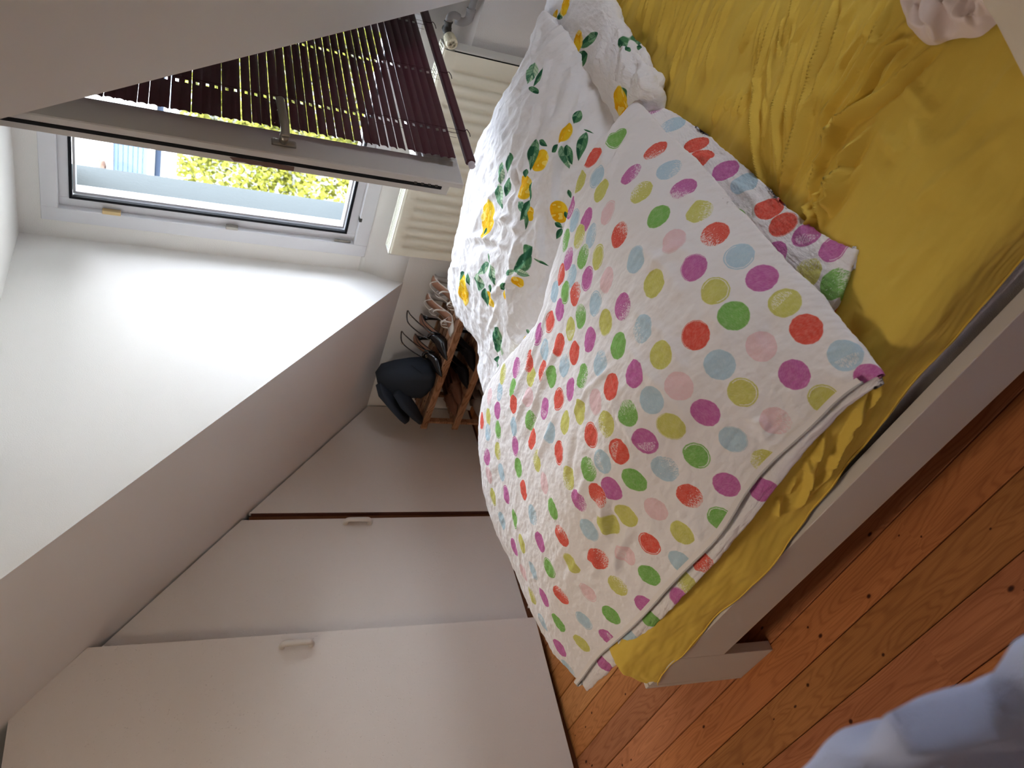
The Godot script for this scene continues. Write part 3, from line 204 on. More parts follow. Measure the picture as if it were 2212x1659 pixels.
	[0.0037, 0.0056, PackedVector2Array([Vector2(1.385, -0.426), Vector2(1.385, -0.415), Vector2(1.380, -0.400), Vector2(1.371, -0.387), Vector2(1.362, -0.383)])],
	[0.0066, 0.0066, PackedVector2Array([Vector2(1.427, -0.399), Vector2(1.397, -0.415), Vector2(1.356, -0.421)])],
	[0.0039, 0.0056, PackedVector2Array([Vector2(1.374, -0.416), Vector2(1.371, -0.411), Vector2(1.366, -0.403), Vector2(1.357, -0.403), Vector2(1.346, -0.404)])],
	[0.0045, 0.0056, PackedVector2Array([Vector2(1.397, -0.409), Vector2(1.385, -0.410), Vector2(1.371, -0.409), Vector2(1.365, -0.408), Vector2(1.356, -0.407)])],
	[0.0030, 0.0198, PackedVector2Array([Vector2(1.512, -0.124), Vector2(1.449, -0.151), Vector2(1.381, -0.170)])],
	[0.0030, 0.0198, PackedVector2Array([Vector2(1.521, -0.112), Vector2(1.438, -0.125), Vector2(1.322, -0.131), Vector2(1.279, -0.132)])],
	[0.0070, 0.0090, PackedVector2Array([Vector2(1.224, 0.009), Vector2(1.175, 0.022), Vector2(1.125, 0.020)])],
	[0.0070, 0.0090, PackedVector2Array([Vector2(1.199, -0.010), Vector2(1.135, 0.009), Vector2(1.090, 0.019), Vector2(1.020, 0.042), Vector2(0.971, 0.068), Vector2(0.856, 0.062)])],
	[0.0042, 0.0076, PackedVector2Array([Vector2(1.180, 0.010), Vector2(1.153, 0.019), Vector2(1.127, 0.033), Vector2(1.100, 0.033), Vector2(1.073, 0.033)])],
	[0.0047, 0.0076, PackedVector2Array([Vector2(1.167, 0.007), Vector2(1.116, 0.022), Vector2(1.065, 0.036), Vector2(1.018, 0.046), Vector2(0.968, 0.048)])],
	[-0.0070, 0.0090, PackedVector2Array([Vector2(1.208, 0.005), Vector2(1.143, 0.023), Vector2(1.097, 0.034)])],
	[0.0070, 0.0090, PackedVector2Array([Vector2(0.993, -0.010), Vector2(0.962, 0.015), Vector2(0.910, 0.049), Vector2(0.844, 0.066)])],
	[0.0070, 0.0090, PackedVector2Array([Vector2(1.084, -0.034), Vector2(1.036, -0.008), Vector2(0.998, -0.006)])],
	[0.0037, 0.0076, PackedVector2Array([Vector2(1.020, -0.010), Vector2(0.992, 0.003), Vector2(0.967, 0.023), Vector2(0.941, 0.033), Vector2(0.911, 0.039)])],
	[0.0034, 0.0076, PackedVector2Array([Vector2(1.039, -0.017), Vector2(1.024, -0.007), Vector2(1.014, 0.003), Vector2(0.999, 0.009), Vector2(0.980, 0.014)])],
	[0.0070, 0.0090, PackedVector2Array([Vector2(0.866, -0.007), Vector2(0.807, 0.033)])],
	[0.0036, 0.0076, PackedVector2Array([Vector2(0.996, -0.021), Vector2(0.986, -0.012), Vector2(0.978, -0.007), Vector2(0.971, -0.003), Vector2(0.964, -0.000)])],
	[0.0035, 0.0076, PackedVector2Array([Vector2(0.934, -0.011), Vector2(0.922, -0.002), Vector2(0.906, 0.003), Vector2(0.890, 0.010), Vector2(0.877, 0.016)])],
]
const CAM_X := Vector3(0.31608, -0.91385, 0.25488)
const CAM_Y := Vector3(0.71726, 0.05433, -0.69468)
const CAM_Z := Vector3(0.62099, 0.40239, 0.67264)
const FOV := 50.6626
const BED_AT := Vector3(-1.959, 0, -0.871)

const CEIL := 2.25
const KNEE_Z := -3.162
const KNEE_Y := 0.606
const SLOPE := 0.895
const CLOSET_X := -3.139
const CHEEK_L := -2.286
const CHEEK_R := -0.895
const TOP := 2.65
const UNSEEN_LAMP := 1.05  # energy of the ceiling lamp out of view

var rng := RandomNumberGenerator.new()
var used := {}
var M := {}


func _ready():
	rng.seed = 11
	# ---- camera
	var cam := Camera3D.new()
	cam.name = "camera"
	add_child(cam)
	cam.transform = Transform3D(Basis(CAM_X, CAM_Y, CAM_Z), Vector3(0, 1.7, 0))
	cam.keep_aspect = Camera3D.KEEP_HEIGHT
	cam.near = 0.05
	cam.far = 300.0
	var lens := CameraAttributesPhysical.new()
	lens.frustum_focal_length = 12.0 / tan(deg_to_rad(FOV / 2.0))
	lens.frustum_focus_distance = 2.3
	lens.frustum_near = 0.05
	lens.frustum_far = 300.0
	lens.exposure_aperture = 5.0
	cam.attributes = lens
	cam.fov = FOV
	cam.current = true
	# ---- sky, sun and exposure
	var we := WorldEnvironment.new()
	we.name = "environment"
	var env := Environment.new()
	var sky := Sky.new()
	var sm := ProceduralSkyMaterial.new()
	sm.sky_top_color = Color(0.82, 0.87, 0.94)
	sm.sky_horizon_color = Color(0.94, 0.95, 0.98)
	sm.sky_curve = 0.25
	sm.sky_energy_multiplier = 3.4
	sm.ground_bottom_color = Color(0.30, 0.31, 0.30)
	sm.ground_horizon_color = Color(0.62, 0.64, 0.66)
	sm.ground_energy_multiplier = 1.6
	sm.sun_angle_max = 0.0
	sky.sky_material = sm
	env.background_mode = Environment.BG_SKY
	env.sky = sky
	env.tonemap_mode = Environment.TONE_MAPPER_LINEAR
	env.tonemap_exposure = 1.3
	env.sdfgi_enabled = true
	env.ssao_enabled = true
	env.ssil_enabled = true
	we.environment = env
	add_child(we)
	var sun := DirectionalLight3D.new()
	sun.name = "sun"
	sun.light_energy = 2.3
	sun.light_color = Color(1.0, 0.96, 0.88)
	sun.shadow_enabled = true
	sun.light_angular_distance = 0.6
	add_child(sun)
	sun.look_at_from_position(Vector3(3, 9, 6), Vector3(0, 0, 0))
	materials()
	shell()
	floor_boards()
	closet()
	window_and_sash()
	blind()
	outside()
	radiator()
	bed()
	sheet()
	dotted_duvet()
	lemon_duvet()
	pillow()
	shoe_rack()
	shoes()
	textile()
	lamp()


# ------------------------------------------------------------------ naming
func numbered(n: String) -> String:
	used[n] = used.get(n, -1) + 1
	return n if used[n] == 0 else "%s_%03d" % [n, used[n]]


func tag(o, label: String, category: String, group := "", kind := ""):
	o.set_meta("label", label)
	o.set_meta("category", category)
	if group != "":
		o.set_meta("group", group)
	if kind != "":
		o.set_meta("kind", kind)
	return o


func thing(n: String, label: String, category: String, at := Vector3.ZERO, turn := 0.0, group := ""):
	var o := Node3D.new()
	o.name = numbered(n)
	add_child(o)
	o.position = at
	o.rotation.y = turn
	return tag(o, label, category, group)


func struct(n: String, label: String, category: String):
	var o := Node3D.new()
	o.name = n
	add_child(o)
	return tag(o, label, category, "", "structure")


func obj(n: String, mesh, m: Material, parent: Node = self) -> MeshInstance3D:
	var o := MeshInstance3D.new()
	o.name = n
	if mesh is SurfaceTool:
		mesh.generate_normals()
		o.mesh = mesh.commit()
	else:
		o.mesh = mesh
	o.material_override = m
	parent.add_child(o, true)
	return o


# ------------------------------------------------------------------ shapes
func start(smooth := false) -> SurfaceTool:
	var s := SurfaceTool.new()
	s.begin(Mesh.PRIMITIVE_TRIANGLES)
	s.set_smooth_group(0 if smooth else -1)
	return s


func tri(s: SurfaceTool, a: Vector3, b: Vector3, c: Vector3, hint: Vector3):
	if (a - c).cross(a - b).dot(hint) < 0.0:
		var t := b
		b = c
		c = t
	for v in [a, b, c]:
		s.add_vertex(v)


func face(s: SurfaceTool, pts: Array, hint: Vector3):
	for i in range(1, pts.size() - 1):
		tri(s, pts[0], pts[i], pts[i + 1], hint)


# a box from lo to hi with chamfered edges
func box(s: SurfaceTool, lo: Vector3, hi: Vector3, bevel := 0.0, xf := Transform3D.IDENTITY):
	var c := (lo + hi) / 2.0
	var h := (hi - lo).abs() / 2.0
	var b: float = min(bevel, min(h.x, min(h.y, h.z)) * 0.9)
	for ax in 3:
		var u := (ax + 1) % 3
		var v := (ax + 2) % 3
		for sg in [-1.0, 1.0]:
			var q := []
			for k in [[-1, -1], [1, -1], [1, 1], [-1, 1]]:
				var p := Vector3.ZERO
				p[ax] = sg * h[ax]
				p[u] = k[0] * (h[u] - b)
				p[v] = k[1] * (h[v] - b)
				q.append(xf * (c + p))
			var n := Vector3.ZERO
			n[ax] = sg
			face(s, q, xf.basis * n)
	if b <= 0.0:
		return
	for ax in 3:
		var u := (ax + 1) % 3
		var v := (ax + 2) % 3
		for su in [-1.0, 1.0]:
			for sv in [-1.0, 1.0]:
				var q := []
				for k in [[-1, 0], [1, 0], [1, 1], [-1, 1]]:
					var p := Vector3.ZERO
					p[ax] = k[0] * (h[ax] - b)
					p[u] = su * (h[u] - (b if k[1] == 0 else 0.0))
					p[v] = sv * (h[v] - (0.0 if k[1] == 0 else b))
					q.append(xf * (c + p))
				var n := Vector3.ZERO
				n[u] = su
				n[v] = sv
				face(s, q, xf.basis * n)
	for sx in [-1.0, 1.0]:
		for sy in [-1.0, 1.0]:
			for sz in [-1.0, 1.0]:
				var g := Vector3(sx, sy, sz)
				face(s, [xf * (c + g * (h - Vector3(0, b, b))), xf * (c + g * (h - Vector3(b, 0, b))), xf * (c + g * (h - Vector3(b, b, 0)))], xf.basis * g)


# a polygon in the plane of two axes, pushed along the third one from lo to hi
func prism(s: SurfaceTool, poly: PackedVector2Array, axis: int, lo: float, hi: float):
	var u := (axis + 1) % 3
	var v := (axis + 2) % 3
	var at := func(p: Vector2, d: float) -> Vector3:
		var r := Vector3.ZERO
		r[u] = p.x
		r[v] = p.y
		r[axis] = d
		return r
	var idx := Geometry2D.triangulate_polygon(poly)
	var n := Vector3.ZERO
	n[axis] = 1.0
	for i in range(0, idx.size(), 3):
		tri(s, at.call(poly[idx[i]], hi), at.call(poly[idx[i + 1]], hi), at.call(poly[idx[i + 2]], hi), n)
		tri(s, at.call(poly[idx[i]], lo), at.call(poly[idx[i + 1]], lo), at.call(poly[idx[i + 2]], lo), -n)
	var cw := Geometry2D.is_polygon_clockwise(poly)
	for i in poly.size():
		var a := poly[i]
		var b := poly[(i + 1) % poly.size()]
		var d := (b - a)
		var out2 := Vector2(-d.y, d.x) if cw else Vector2(d.y, -d.x)
		var hint: Vector3 = at.call(out2, 0.0)
		face(s, [at.call(a, lo), at.call(b, lo), at.call(b, hi), at.call(a, hi)], hint)


# rings of equal point counts joined into a skin, closed with caps
func skin(s: SurfaceTool, rings: Array, caps := true):
	var n: int = rings[0].size()
	for i in range(rings.size() - 1):
		var ca := Vector3.ZERO
		for p in rings[i]:
			ca += p / n
		var cb := Vector3.ZERO
		for p in rings[i + 1]:
			cb += p / n
		for k in n:
			var a: Vector3 = rings[i][k]
			var b: Vector3 = rings[i][(k + 1) % n]
			var c: Vector3 = rings[i + 1][(k + 1) % n]
			var d: Vector3 = rings[i + 1][k]
			face(s, [a, b, c, d], (a + b + c + d) / 4.0 - (ca + cb) / 2.0)
	if caps:
		for e in [0, rings.size() - 1]:
			var c := Vector3.ZERO
			for p in rings[e]:
				c += p / n
			var o := Vector3.ZERO
			for p in rings[1 if e == 0 else e - 1]:
				o += p / n
			for k in n:
				tri(s, rings[e][k], rings[e][(k + 1) % n], c, c - o)


func frame_along(pts: PackedVector3Array, i: int) -> Vector3:
	return (pts[min(i + 1, pts.size() - 1)] - pts[max(i - 1, 0)]).normalized()


# a round or flat bar along a path: rx across, ry along the given side
func bar(s: SurfaceTool, pts: PackedVector3Array, rx: float, ry := -1.0, side := Vector3.UP, n := 8):
	if ry < 0.0:
		ry = rx
	var rings := []
	for i in pts.size():
		var t := frame_along(pts, i)
		var sd := side
		if absf(t.dot(sd)) > 0.95:
			sd = Vector3(0.3, 0.2, 1.0).normalized()
		var a := t.cross(sd).normalized()
		var b := a.cross(t).normalized()
		var r := PackedVector3Array()
		for k in n:
			var g := TAU * (k + 0.5) / n
			r.append(pts[i] + a * cos(g) * rx + b * sin(g) * ry)
		rings.append(r)
	skin(s, rings)


func curve(pts: Array, per := 6) -> PackedVector3Array:
	var o := PackedVector3Array()
	for i in range(pts.size() - 1):
		var p0: Vector3 = pts[max(i - 1, 0)]
		var p1: Vector3 = pts[i]
		var p2: Vector3 = pts[i + 1]
		var p3: Vector3 = pts[min(i + 2, pts.size() - 1)]
		for k in per:
			o.append(p1.cubic_interpolate(p2, p0, p3, k / float(per)))
	o.append(pts[pts.size() - 1])
	return o


# a profile of (radius, height) turned about an axis
func lathe(s: SurfaceTool, prof: Array, at: Vector3, up: Vector3, n := 20):
	up = up.normalized()
	var a := up.cross(Vector3(0.31, 0.17, 0.93)).normalized()
	var b := up.cross(a)
	var rings := []
	for p in prof:
		var r := PackedVector3Array()
		for k in n:
			var g := TAU * k / n
			r.append(at + up * p[1] + (a * cos(g) + b * sin(g)) * max(p[0], 0.0003))
		rings.append(r)
	skin(s, rings)


# ------------------------------------------------------------------ materials
func mat(c: Color, rough := 0.8, spec := 0.3) -> StandardMaterial3D:
	var m := StandardMaterial3D.new()
	m.albedo_color = c
	m.roughness = rough
	m.metallic_specular = spec
	return m


func noise(freq: float, sd := 1, oct := 3, type := FastNoiseLite.TYPE_SIMPLEX_SMOOTH) -> FastNoiseLite:
	var f := FastNoiseLite.new()
	f.noise_type = type
	f.frequency = freq
	f.seed = sd
	f.fractal_octaves = oct
	if oct <= 1:
		f.fractal_type = FastNoiseLite.FRACTAL_NONE
	return f


func ridged(freq: float, sd: int) -> FastNoiseLite:
	var f := noise(freq, sd, 2)
	f.fractal_type = FastNoiseLite.FRACTAL_RIDGED
	return f


func noise_tex(freq: float, size := 512, sd := 1, oct := 4) -> NoiseTexture2D:
	var t := NoiseTexture2D.new()
	t.width = size
	t.height = size
	t.seamless = true
	t.noise = noise(freq, sd, oct)
	return t


func bump(m: StandardMaterial3D, t: Texture2D, depth: float, scale: float):
	m.heightmap_enabled = true
	m.heightmap_texture = t
	m.heightmap_scale = depth
	m.uv1_triplanar = true
	m.uv1_world_triplanar = true
	m.uv1_scale = Vector3.ONE * scale
	return m


func materials():
	var rough_noise := noise_tex(0.02, 512, 3, 5)
	var fine_noise := noise_tex(0.12, 512, 5, 3)
	M.plaster = bump(mat(Color(0.93, 0.92, 0.90), 0.92, 0.2), fine_noise, 0.05, 2.6)
	M.sloped = bump(mat(Color(0.90, 0.90, 0.90), 0.9, 0.2), rough_noise, 0.08, 1.1)
	M.frame = mat(Color(0.88, 0.88, 0.89), 0.32, 0.5)
	M.frame_old = mat(Color(0.80, 0.79, 0.78), 0.4, 0.5)
	M.reveal = bump(mat(Color(0.40, 0.42, 0.42), 0.85, 0.2), rough_noise, 0.1, 4.0)
	M.gasket = mat(Color(0.07, 0.08, 0.10), 0.6)
	M.steel = mat(Color(0.62, 0.60, 0.56), 0.35)
	M.steel.metallic = 0.8
	M.glass = StandardMaterial3D.new()
	M.glass.transparency = BaseMaterial3D.TRANSPARENCY_ALPHA
	M.glass.albedo_color = Color(1, 1, 1, 0.03)
	M.glass.roughness = 0.0
	M.blind = mat(Color(0.27, 0.10, 0.15), 0.42, 0.5)
	M.cord = mat(Color(0.20, 0.08, 0.11), 0.8)
	M.cap = mat(Color(0.78, 0.76, 0.80), 0.4)
	M.radiator = mat(Color(0.90, 0.88, 0.80), 0.38, 0.5)
	M.radiator_side = mat(Color(0.84, 0.83, 0.79), 0.45, 0.5)
	M.dark_gap = mat(Color(0.10, 0.11, 0.12), 0.9)
	M.pipe = bump(mat(Color(0.78, 0.77, 0.76), 0.55, 0.4), fine_noise, 0.4, 9.0)
	M.iron = bump(mat(Color(0.30, 0.29, 0.27), 0.6, 0.4), fine_noise, 0.3, 9.0)
	M.knob = mat(Color(0.88, 0.84, 0.72), 0.45, 0.4)
	M.white_wood = mat(Color(0.83, 0.80, 0.76), 0.5, 0.35)
	M.mattress = bump(mat(Color(0.86, 0.82, 0.79), 0.95, 0.1), fine_noise, 0.15, 6.0)
	M.chipboard = bump(mat(Color(0.40, 0.26, 0.22), 0.95, 0.1), fine_noise, 0.6, 7.0)
	M.plinth = bump(mat(Color(0.42, 0.26, 0.16), 0.7, 0.3), fine_noise, 0.2, 4.0)
	M.closet = closet_material()
	M.rack = wood_material(Color(0.66, 0.50, 0.38), 3)
	M.rack_dark = wood_material(Color(0.54, 0.40, 0.31), 4)
	M.sheet = bump(mat(Color(0.89, 0.76, 0.34), 0.85, 0.2), fine_noise, 0.05, 11.0)
	M.sheet.rim_enabled = true
	M.sheet.rim = 0.4
	M.sheet.rim_tint = 0.6
	M.zip = mat(Color(0.93, 0.91, 0.89), 0.8)
	M.zip_teeth = mat(Color(0.72, 0.71, 0.70), 0.6)
	M.satin = mat(Color(0.92, 0.85, 0.82), 0.32, 0.5)
	M.cream = bump(mat(Color(0.88, 0.83, 0.75), 0.9, 0.1), fine_noise, 0.1, 5.0)
	M.blue_cloth = bump(mat(Color(0.78, 0.83, 0.97), 0.95, 0.1), fine_noise, 0.1, 6.0)
	M.white_leather = mat(Color(0.86, 0.83, 0.79), 0.4, 0.4)
	M.insole = mat(Color(0.66, 0.49, 0.40), 0.6, 0.3)
	M.patent = mat(Color(0.05, 0.055, 0.07), 0.14, 0.6)
	M.black_cloth = bump(mat(Color(0.23, 0.26, 0.30), 0.95, 0.15), fine_noise, 0.15, 8.0)
	M.black_lace = lace_material()
	M.brown_leather = mat(Color(0.46, 0.31, 0.24), 0.6, 0.3)
	M.grey_shoe = mat(Color(0.62, 0.56, 0.52), 0.7, 0.3)
	M.gold = mat(Color(0.80, 0.70, 0.52), 0.3, 0.5)
	M.gold.metallic = 0.8


func closet_material() -> StandardMaterial3D:
	# white lacquered chipboard: small chips and pores that show as dents
	var im := Image.create(1024, 1024, false, Image.FORMAT_RGB8)
	im.fill(Color(0.5, 0.5, 0.5))
	for i in 2200:
		var x := rng.randi_range(0, 1015)
		var y := rng.randi_range(0, 1015)
		var n := rng.randi_range(1, 5)
		var d := rng.randf_range(0.15, 0.5)
		for k in n:
			im.set_pixel((x + k * rng.randi_range(0, 1)) % 1024, (y + k) % 1024, Color(0.5 - d, 0.5 - d, 0.5 - d))
	var m := mat(Color(0.86, 0.83, 0.80), 0.55, 0.3)
	bump(m, ImageTexture.create_from_image(im), 0.5, 1.0)
	return m


func lace_material() -> StandardMaterial3D:
	var im := Image.create(128, 128, false, Image.FORMAT_RGB8)
	var f := noise(0.09, 8, 1)
	for y in 128:
		for x in 128:
			var v: float = absf(f.get_noise_2d(x, y))
			im.set_pixel(x, y, Color(0.27, 0.19, 0.17) if v < 0.07 else Color(0.045, 0.045, 0.06))
	var m := mat(Color.WHITE, 0.6)
	m.albedo_texture = ImageTexture.create_from_image(im)
	m.uv1_triplanar = true
	m.uv1_scale = Vector3.ONE * 14.0
	return m


# long grain with rings and knots; u runs along the board
func wood_image(w: int, h: int, sd: int, base: Color, contrast: float, knots: int) -> Image:
	var f := noise(0.010, sd, 2)
	var g := noise(0.06, sd + 7, 2)
	var r := RandomNumberGenerator.new()
	r.seed = sd * 31
	var spots := []
	for k in knots:
		spots.append([r.randf() * w, r.randf_range(0.12, 0.88) * h, r.randf_range(1.2, 3.6), r.randf_range(0.9, 1.8)])
	var data := PackedByteArray()
	data.resize(w * h * 3)
	var i := 0
	for y in h:
		for x in w:
			var yy := float(y)
			var dark := 0.0
			for k in spots:
				var dx: float = x - k[0]
				if absf(dx) < 60.0:
					var dy: float = y - k[1]
					var q: float = sqrt(dx * dx / (k[3] * k[3]) + dy * dy) / k[2]
					yy += signf(dy) * 9.0 * exp(-dx * dx / 500.0) * exp(-absf(dy) / 26.0)
					if q < 1.5:
						dark = max(dark, clampf(1.5 - q, 0.0, 0.9))
			var v: float = f.get_noise_2d(x * 0.22, yy * 1.6)
			var ring: float = 0.5 + 0.5 * sin(v * 26.0 + yy * 0.15)
			var fine: float = g.get_noise_2d(x * 0.10, y * 6.0)
			var t: float = 1.0 - contrast * (0.55 * pow(ring, 3.0) + 0.35 * fine + 0.35 * v)
			t *= 1.0 - 0.72 * dark
			data[i] = int(clampf(base.r * t, 0, 1) * 255)
			data[i + 1] = int(clampf(base.g * pow(t, 1.25), 0, 1) * 255)
			data[i + 2] = int(clampf(base.b * pow(t, 1.45), 0, 1) * 255)
			i += 3
	return Image.create_from_data(w, h, false, Image.FORMAT_RGB8, data)


func wood_material(base: Color, sd: int) -> StandardMaterial3D:
	var m := mat(Color.WHITE, 0.6, 0.3)
	m.albedo_texture = ImageTexture.create_from_image(wood_image(256, 64, sd, base, 0.35, 2))
	m.uv1_triplanar = true
	m.uv1_scale = Vector3(3.0, 9.0, 9.0)
	return m


# ------------------------------------------------------------------ the room
func slope_y(z: float) -> float:
	return KNEE_Y + 0.006 + SLOPE * (z - KNEE_Z)


func part_box(n: String, lo: Vector3, hi: Vector3, m: Material, parent: Node, bevel := 0.0):
	var s := start()
	box(s, lo, hi, bevel)
	return obj(n, s, m, parent)


func shell():
	var zt := KNEE_Z + (TOP - KNEE_Y - 0.006) / SLOPE
	var zd := KNEE_Z + (CEIL - KNEE_Y - 0.006) / SLOPE
	# sloped roof on both sides of the dormer (polygons in y, z)
	var ceil_ = struct("ceiling", "white plastered attic ceiling with slopes either side of the dormer", "ceiling")
	var roof := PackedVector2Array([Vector2(slope_y(KNEE_Z), KNEE_Z), Vector2(TOP + 0.02, zt + 0.022), Vector2(TOP + 0.22, zt), Vector2(slope_y(KNEE_Z) + 0.16, KNEE_Z - 0.08), Vector2(slope_y(KNEE_Z) - 0.05, KNEE_Z - 0.06)])
	# yz polygons for an x prism: u is y, v is z
	var s := start()
	prism(s, roof, 0, -3.9, CHEEK_L - 0.0006)
	obj("roof_slope", s, M.sloped, ceil_)
	s = start()
	prism(s, roof, 0, CHEEK_R + 0.0006, 2.5)
	obj("roof_slope", s, M.sloped, ceil_)
	part_box("flat_ceiling", Vector3(-3.9, TOP, zt - 0.1), Vector3(2.5, TOP + 0.12, 2.4), M.sloped, ceil_)
	# above the dormer: its own flat ceiling, then the slope goes on
	s = start()
	prism(s, PackedVector2Array([Vector2(CEIL, -3.55), Vector2(CEIL, zd), Vector2(TOP + 0.02, zt + 0.022), Vector2(TOP + 0.22, zt), Vector2(CEIL + 0.2, zd - 0.1), Vector2(CEIL + 0.2, -3.55)]), 0, CHEEK_L - 0.02, CHEEK_R + 0.02)
	obj("dormer_ceiling", s, M.plaster, ceil_)
	# dormer cheeks
	var cheek := PackedVector2Array([Vector2(slope_y(KNEE_Z) - 0.02, KNEE_Z - 0.02), Vector2(slope_y(KNEE_Z), KNEE_Z), Vector2(CEIL + 0.01, zd + 0.01), Vector2(CEIL + 0.01, -3.4), Vector2(slope_y(KNEE_Z) - 0.02, -3.4)])
	var left = struct("wall_dormer_left", "white plastered cheek wall of the dormer left of the window", "wall")
	s = start()
	var rc := rounded(cheek, 2, 0.006)
	prism(s, rc, 0, CHEEK_L - 0.14, CHEEK_L)
	obj("cheek", s, M.plaster, left)
	var right = struct("wall_dormer_right", "white plastered cheek wall hidden to the right of the open sash", "wall")
	s = start()
	prism(s, cheek, 0, CHEEK_R, CHEEK_R + 0.14)
	obj("cheek", s, M.plaster, right)
	# knee wall under the slopes, the sill slope and the window wall
	var far_ = struct("wall_far", "low white plastered knee wall behind the radiator and shoe rack", "wall")
	part_box("knee_wall", Vector3(-3.9, -0.1, KNEE_Z - 0.30), Vector3(2.5, slope_y(KNEE_Z) + 0.004, KNEE_Z), M.plaster, far_)
	s = start(true)
	prism(s, PackedVector2Array([Vector2(0.60, -3.162), Vector2(0.64, -3.166), Vector2(0.70, -3.180), Vector2(0.76, -3.203), Vector2(0.80, -3.216), Vector2(0.83, -3.222), Vector2(0.83, -3.30), Vector2(0.60, -3.30)]), 0, CHEEK_L - 0.01, CHEEK_R + 0.01)
	obj("plaster_sill", s, M.plaster, far_)
	part_box("window_wall", Vector3(CHEEK_L - 0.05, 0.80, -3.30), Vector3(-2.195, CEIL + 0.02, -3.222), M.plaster, far_)
	part_box("window_wall", Vector3(-0.985, 0.80, -3.30), Vector3(CHEEK_R + 0.05, CEIL + 0.02, -3.222), M.plaster, far_)
	part_box("window_wall", Vector3(-2.195, 2.155, -3.30), Vector3(-0.985, CEIL + 0.02, -3.222), M.plaster, far_)
	# outer layer of the wall: the reveal seen through the open window
	part_box("outer_reveal", Vector3(-2.6, 0.3, -3.52), Vector3(-2.105, 2.4, -3.29), M.reveal, far_)
	part_box("outer_reveal", Vector3(-1.07, 0.3, -3.52), Vector3(-0.6, 2.4, -3.29), M.reveal, far_)
	part_box("outer_lintel", Vector3(-2.6, 2.125, -3.52), Vector3(-0.6, 2.4, -3.29), M.reveal, far_)
	part_box("outer_sill", Vector3(-2.15, 0.55, -3.60), Vector3(-1.0, 0.87, -3.29), M.reveal, far_)
	# the three walls behind and beside the viewer
	var wl = struct("wall_left", "white wall behind the built-in closet doors", "wall")
	part_box("wall_panel", Vector3(-3.95, -0.1, -3.5), Vector3(-3.75, 2.8, 2.4), M.plaster, wl)
	var wr = struct("wall_right", "white wall on the right behind the head of the bed", "wall")
	part_box("wall_panel", Vector3(2.3, -0.1, -3.5), Vector3(2.5, 0.85, 2.4), M.plaster, wr)
	part_box("wall_panel", Vector3(2.3, 1.55, -3.5), Vector3(2.5, 2.8, 2.4), M.plaster, wr)
	part_box("wall_panel", Vector3(2.3, 0.85, -3.5), Vector3(2.5, 1.55, -2.05), M.plaster, wr)
	part_box("wall_panel", Vector3(2.3, 0.85, -1.15), Vector3(2.5, 1.55, 2.4), M.plaster, wr)
	var w2 = struct("window_2", "white framed gable window on the right wall out of view, placed to light the bed and closet doors", "window")  # unseen window, placed so sky light comes across the bed from the right
	for k in [[-2.05, -2.01], [-1.19, -1.15]]:
		part_box("window_frame", Vector3(2.38, 0.85, k[0]), Vector3(2.44, 1.55, k[1]), M.frame, w2, 0.003)
	for k in [[0.85, 0.89], [1.51, 1.55]]:
		part_box("window_frame", Vector3(2.381, k[0], -2.01), Vector3(2.439, k[1], -1.19), M.frame, w2, 0.003)
	var wb = struct("wall_back", "white wall behind the viewer", "wall")
	part_box("wall_panel", Vector3(-3.95, -0.1, 2.2), Vector3(2.5, 2.8, 2.4), M.plaster, wb)


func rounded(poly: PackedVector2Array, _n: int, _r: float) -> PackedVector2Array:
	return poly


func floor_boards():
	var fl = struct("floor", "worn reddish brown pine floorboards with knots and dark joints", "floor")
	part_box("subfloor", Vector3(-3.9, -0.12, -3.4), Vector3(2.4, -0.026, 2.3), M.dark_gap, fl)
	var edges := [-1.6245, -1.5015, -1.384, -1.247, -1.1255, -1.0036, -0.882, -0.7625, -0.635, -0.509]
	while edges[0] > -3.2:
		edges.push_front(edges[0] - 0.1235)
	while edges[-1] < 2.2:
		edges.push_back(edges[-1] + 0.124)
	var tex := []
	for k in 4:
		tex.append(ImageTexture.create_from_image(wood_image(1024, 96, 40 + k, Color(0.71, 0.47, 0.28), 0.17, 6)))
	for i in edges.size() - 1:
		var a: float = edges[i] + 0.0012
		var b: float = edges[i + 1] - 0.0012
		var m := mat(Color(1, 1, 1), 0.55, 0.25)
		var tone := 0.88 + 0.18 * rng.randf()
		m.albedo_color = Color(tone, tone * rng.randf_range(0.95, 1.03), tone * rng.randf_range(0.92, 1.06))
		m.albedo_texture = tex[i % 4]
		var x0 := -3.2
		var x1 := 2.3
		var c := 0.002
		var top := rng.randf_range(-0.0008, 0.0006)
		var off := rng.randf()
		var st := SurfaceTool.new()
		st.begin(Mesh.PRIMITIVE_TRIANGLES)
		st.set_smooth_group(-1)
		var prof := [Vector2(a, -0.028), Vector2(a, top - c), Vector2(a + c, top), Vector2(b - c, top), Vector2(b, top - c), Vector2(b, -0.028)]
		for k in 5:
			var p: Vector2 = prof[k]
			var q: Vector2 = prof[k + 1]
			var v0 := (p.x - a) / (b - a)
			var v1 := (q.x - a) / (b - a)
			var u0 := off
			var u1 := off + (x1 - x0) / 1.6
			for t in [[x0, p, u0, v0], [x1, p, u1, v0], [x1, q, u1, v1], [x0, p, u0, v0], [x1, q, u1, v1], [x0, q, u0, v1]]:
				st.set_uv(Vector2(t[2], t[3]))
				st.add_vertex(Vector3(t[0], t[1].y, t[1].x))
		st.generate_normals()
		obj("plank", st.commit(), m, fl)


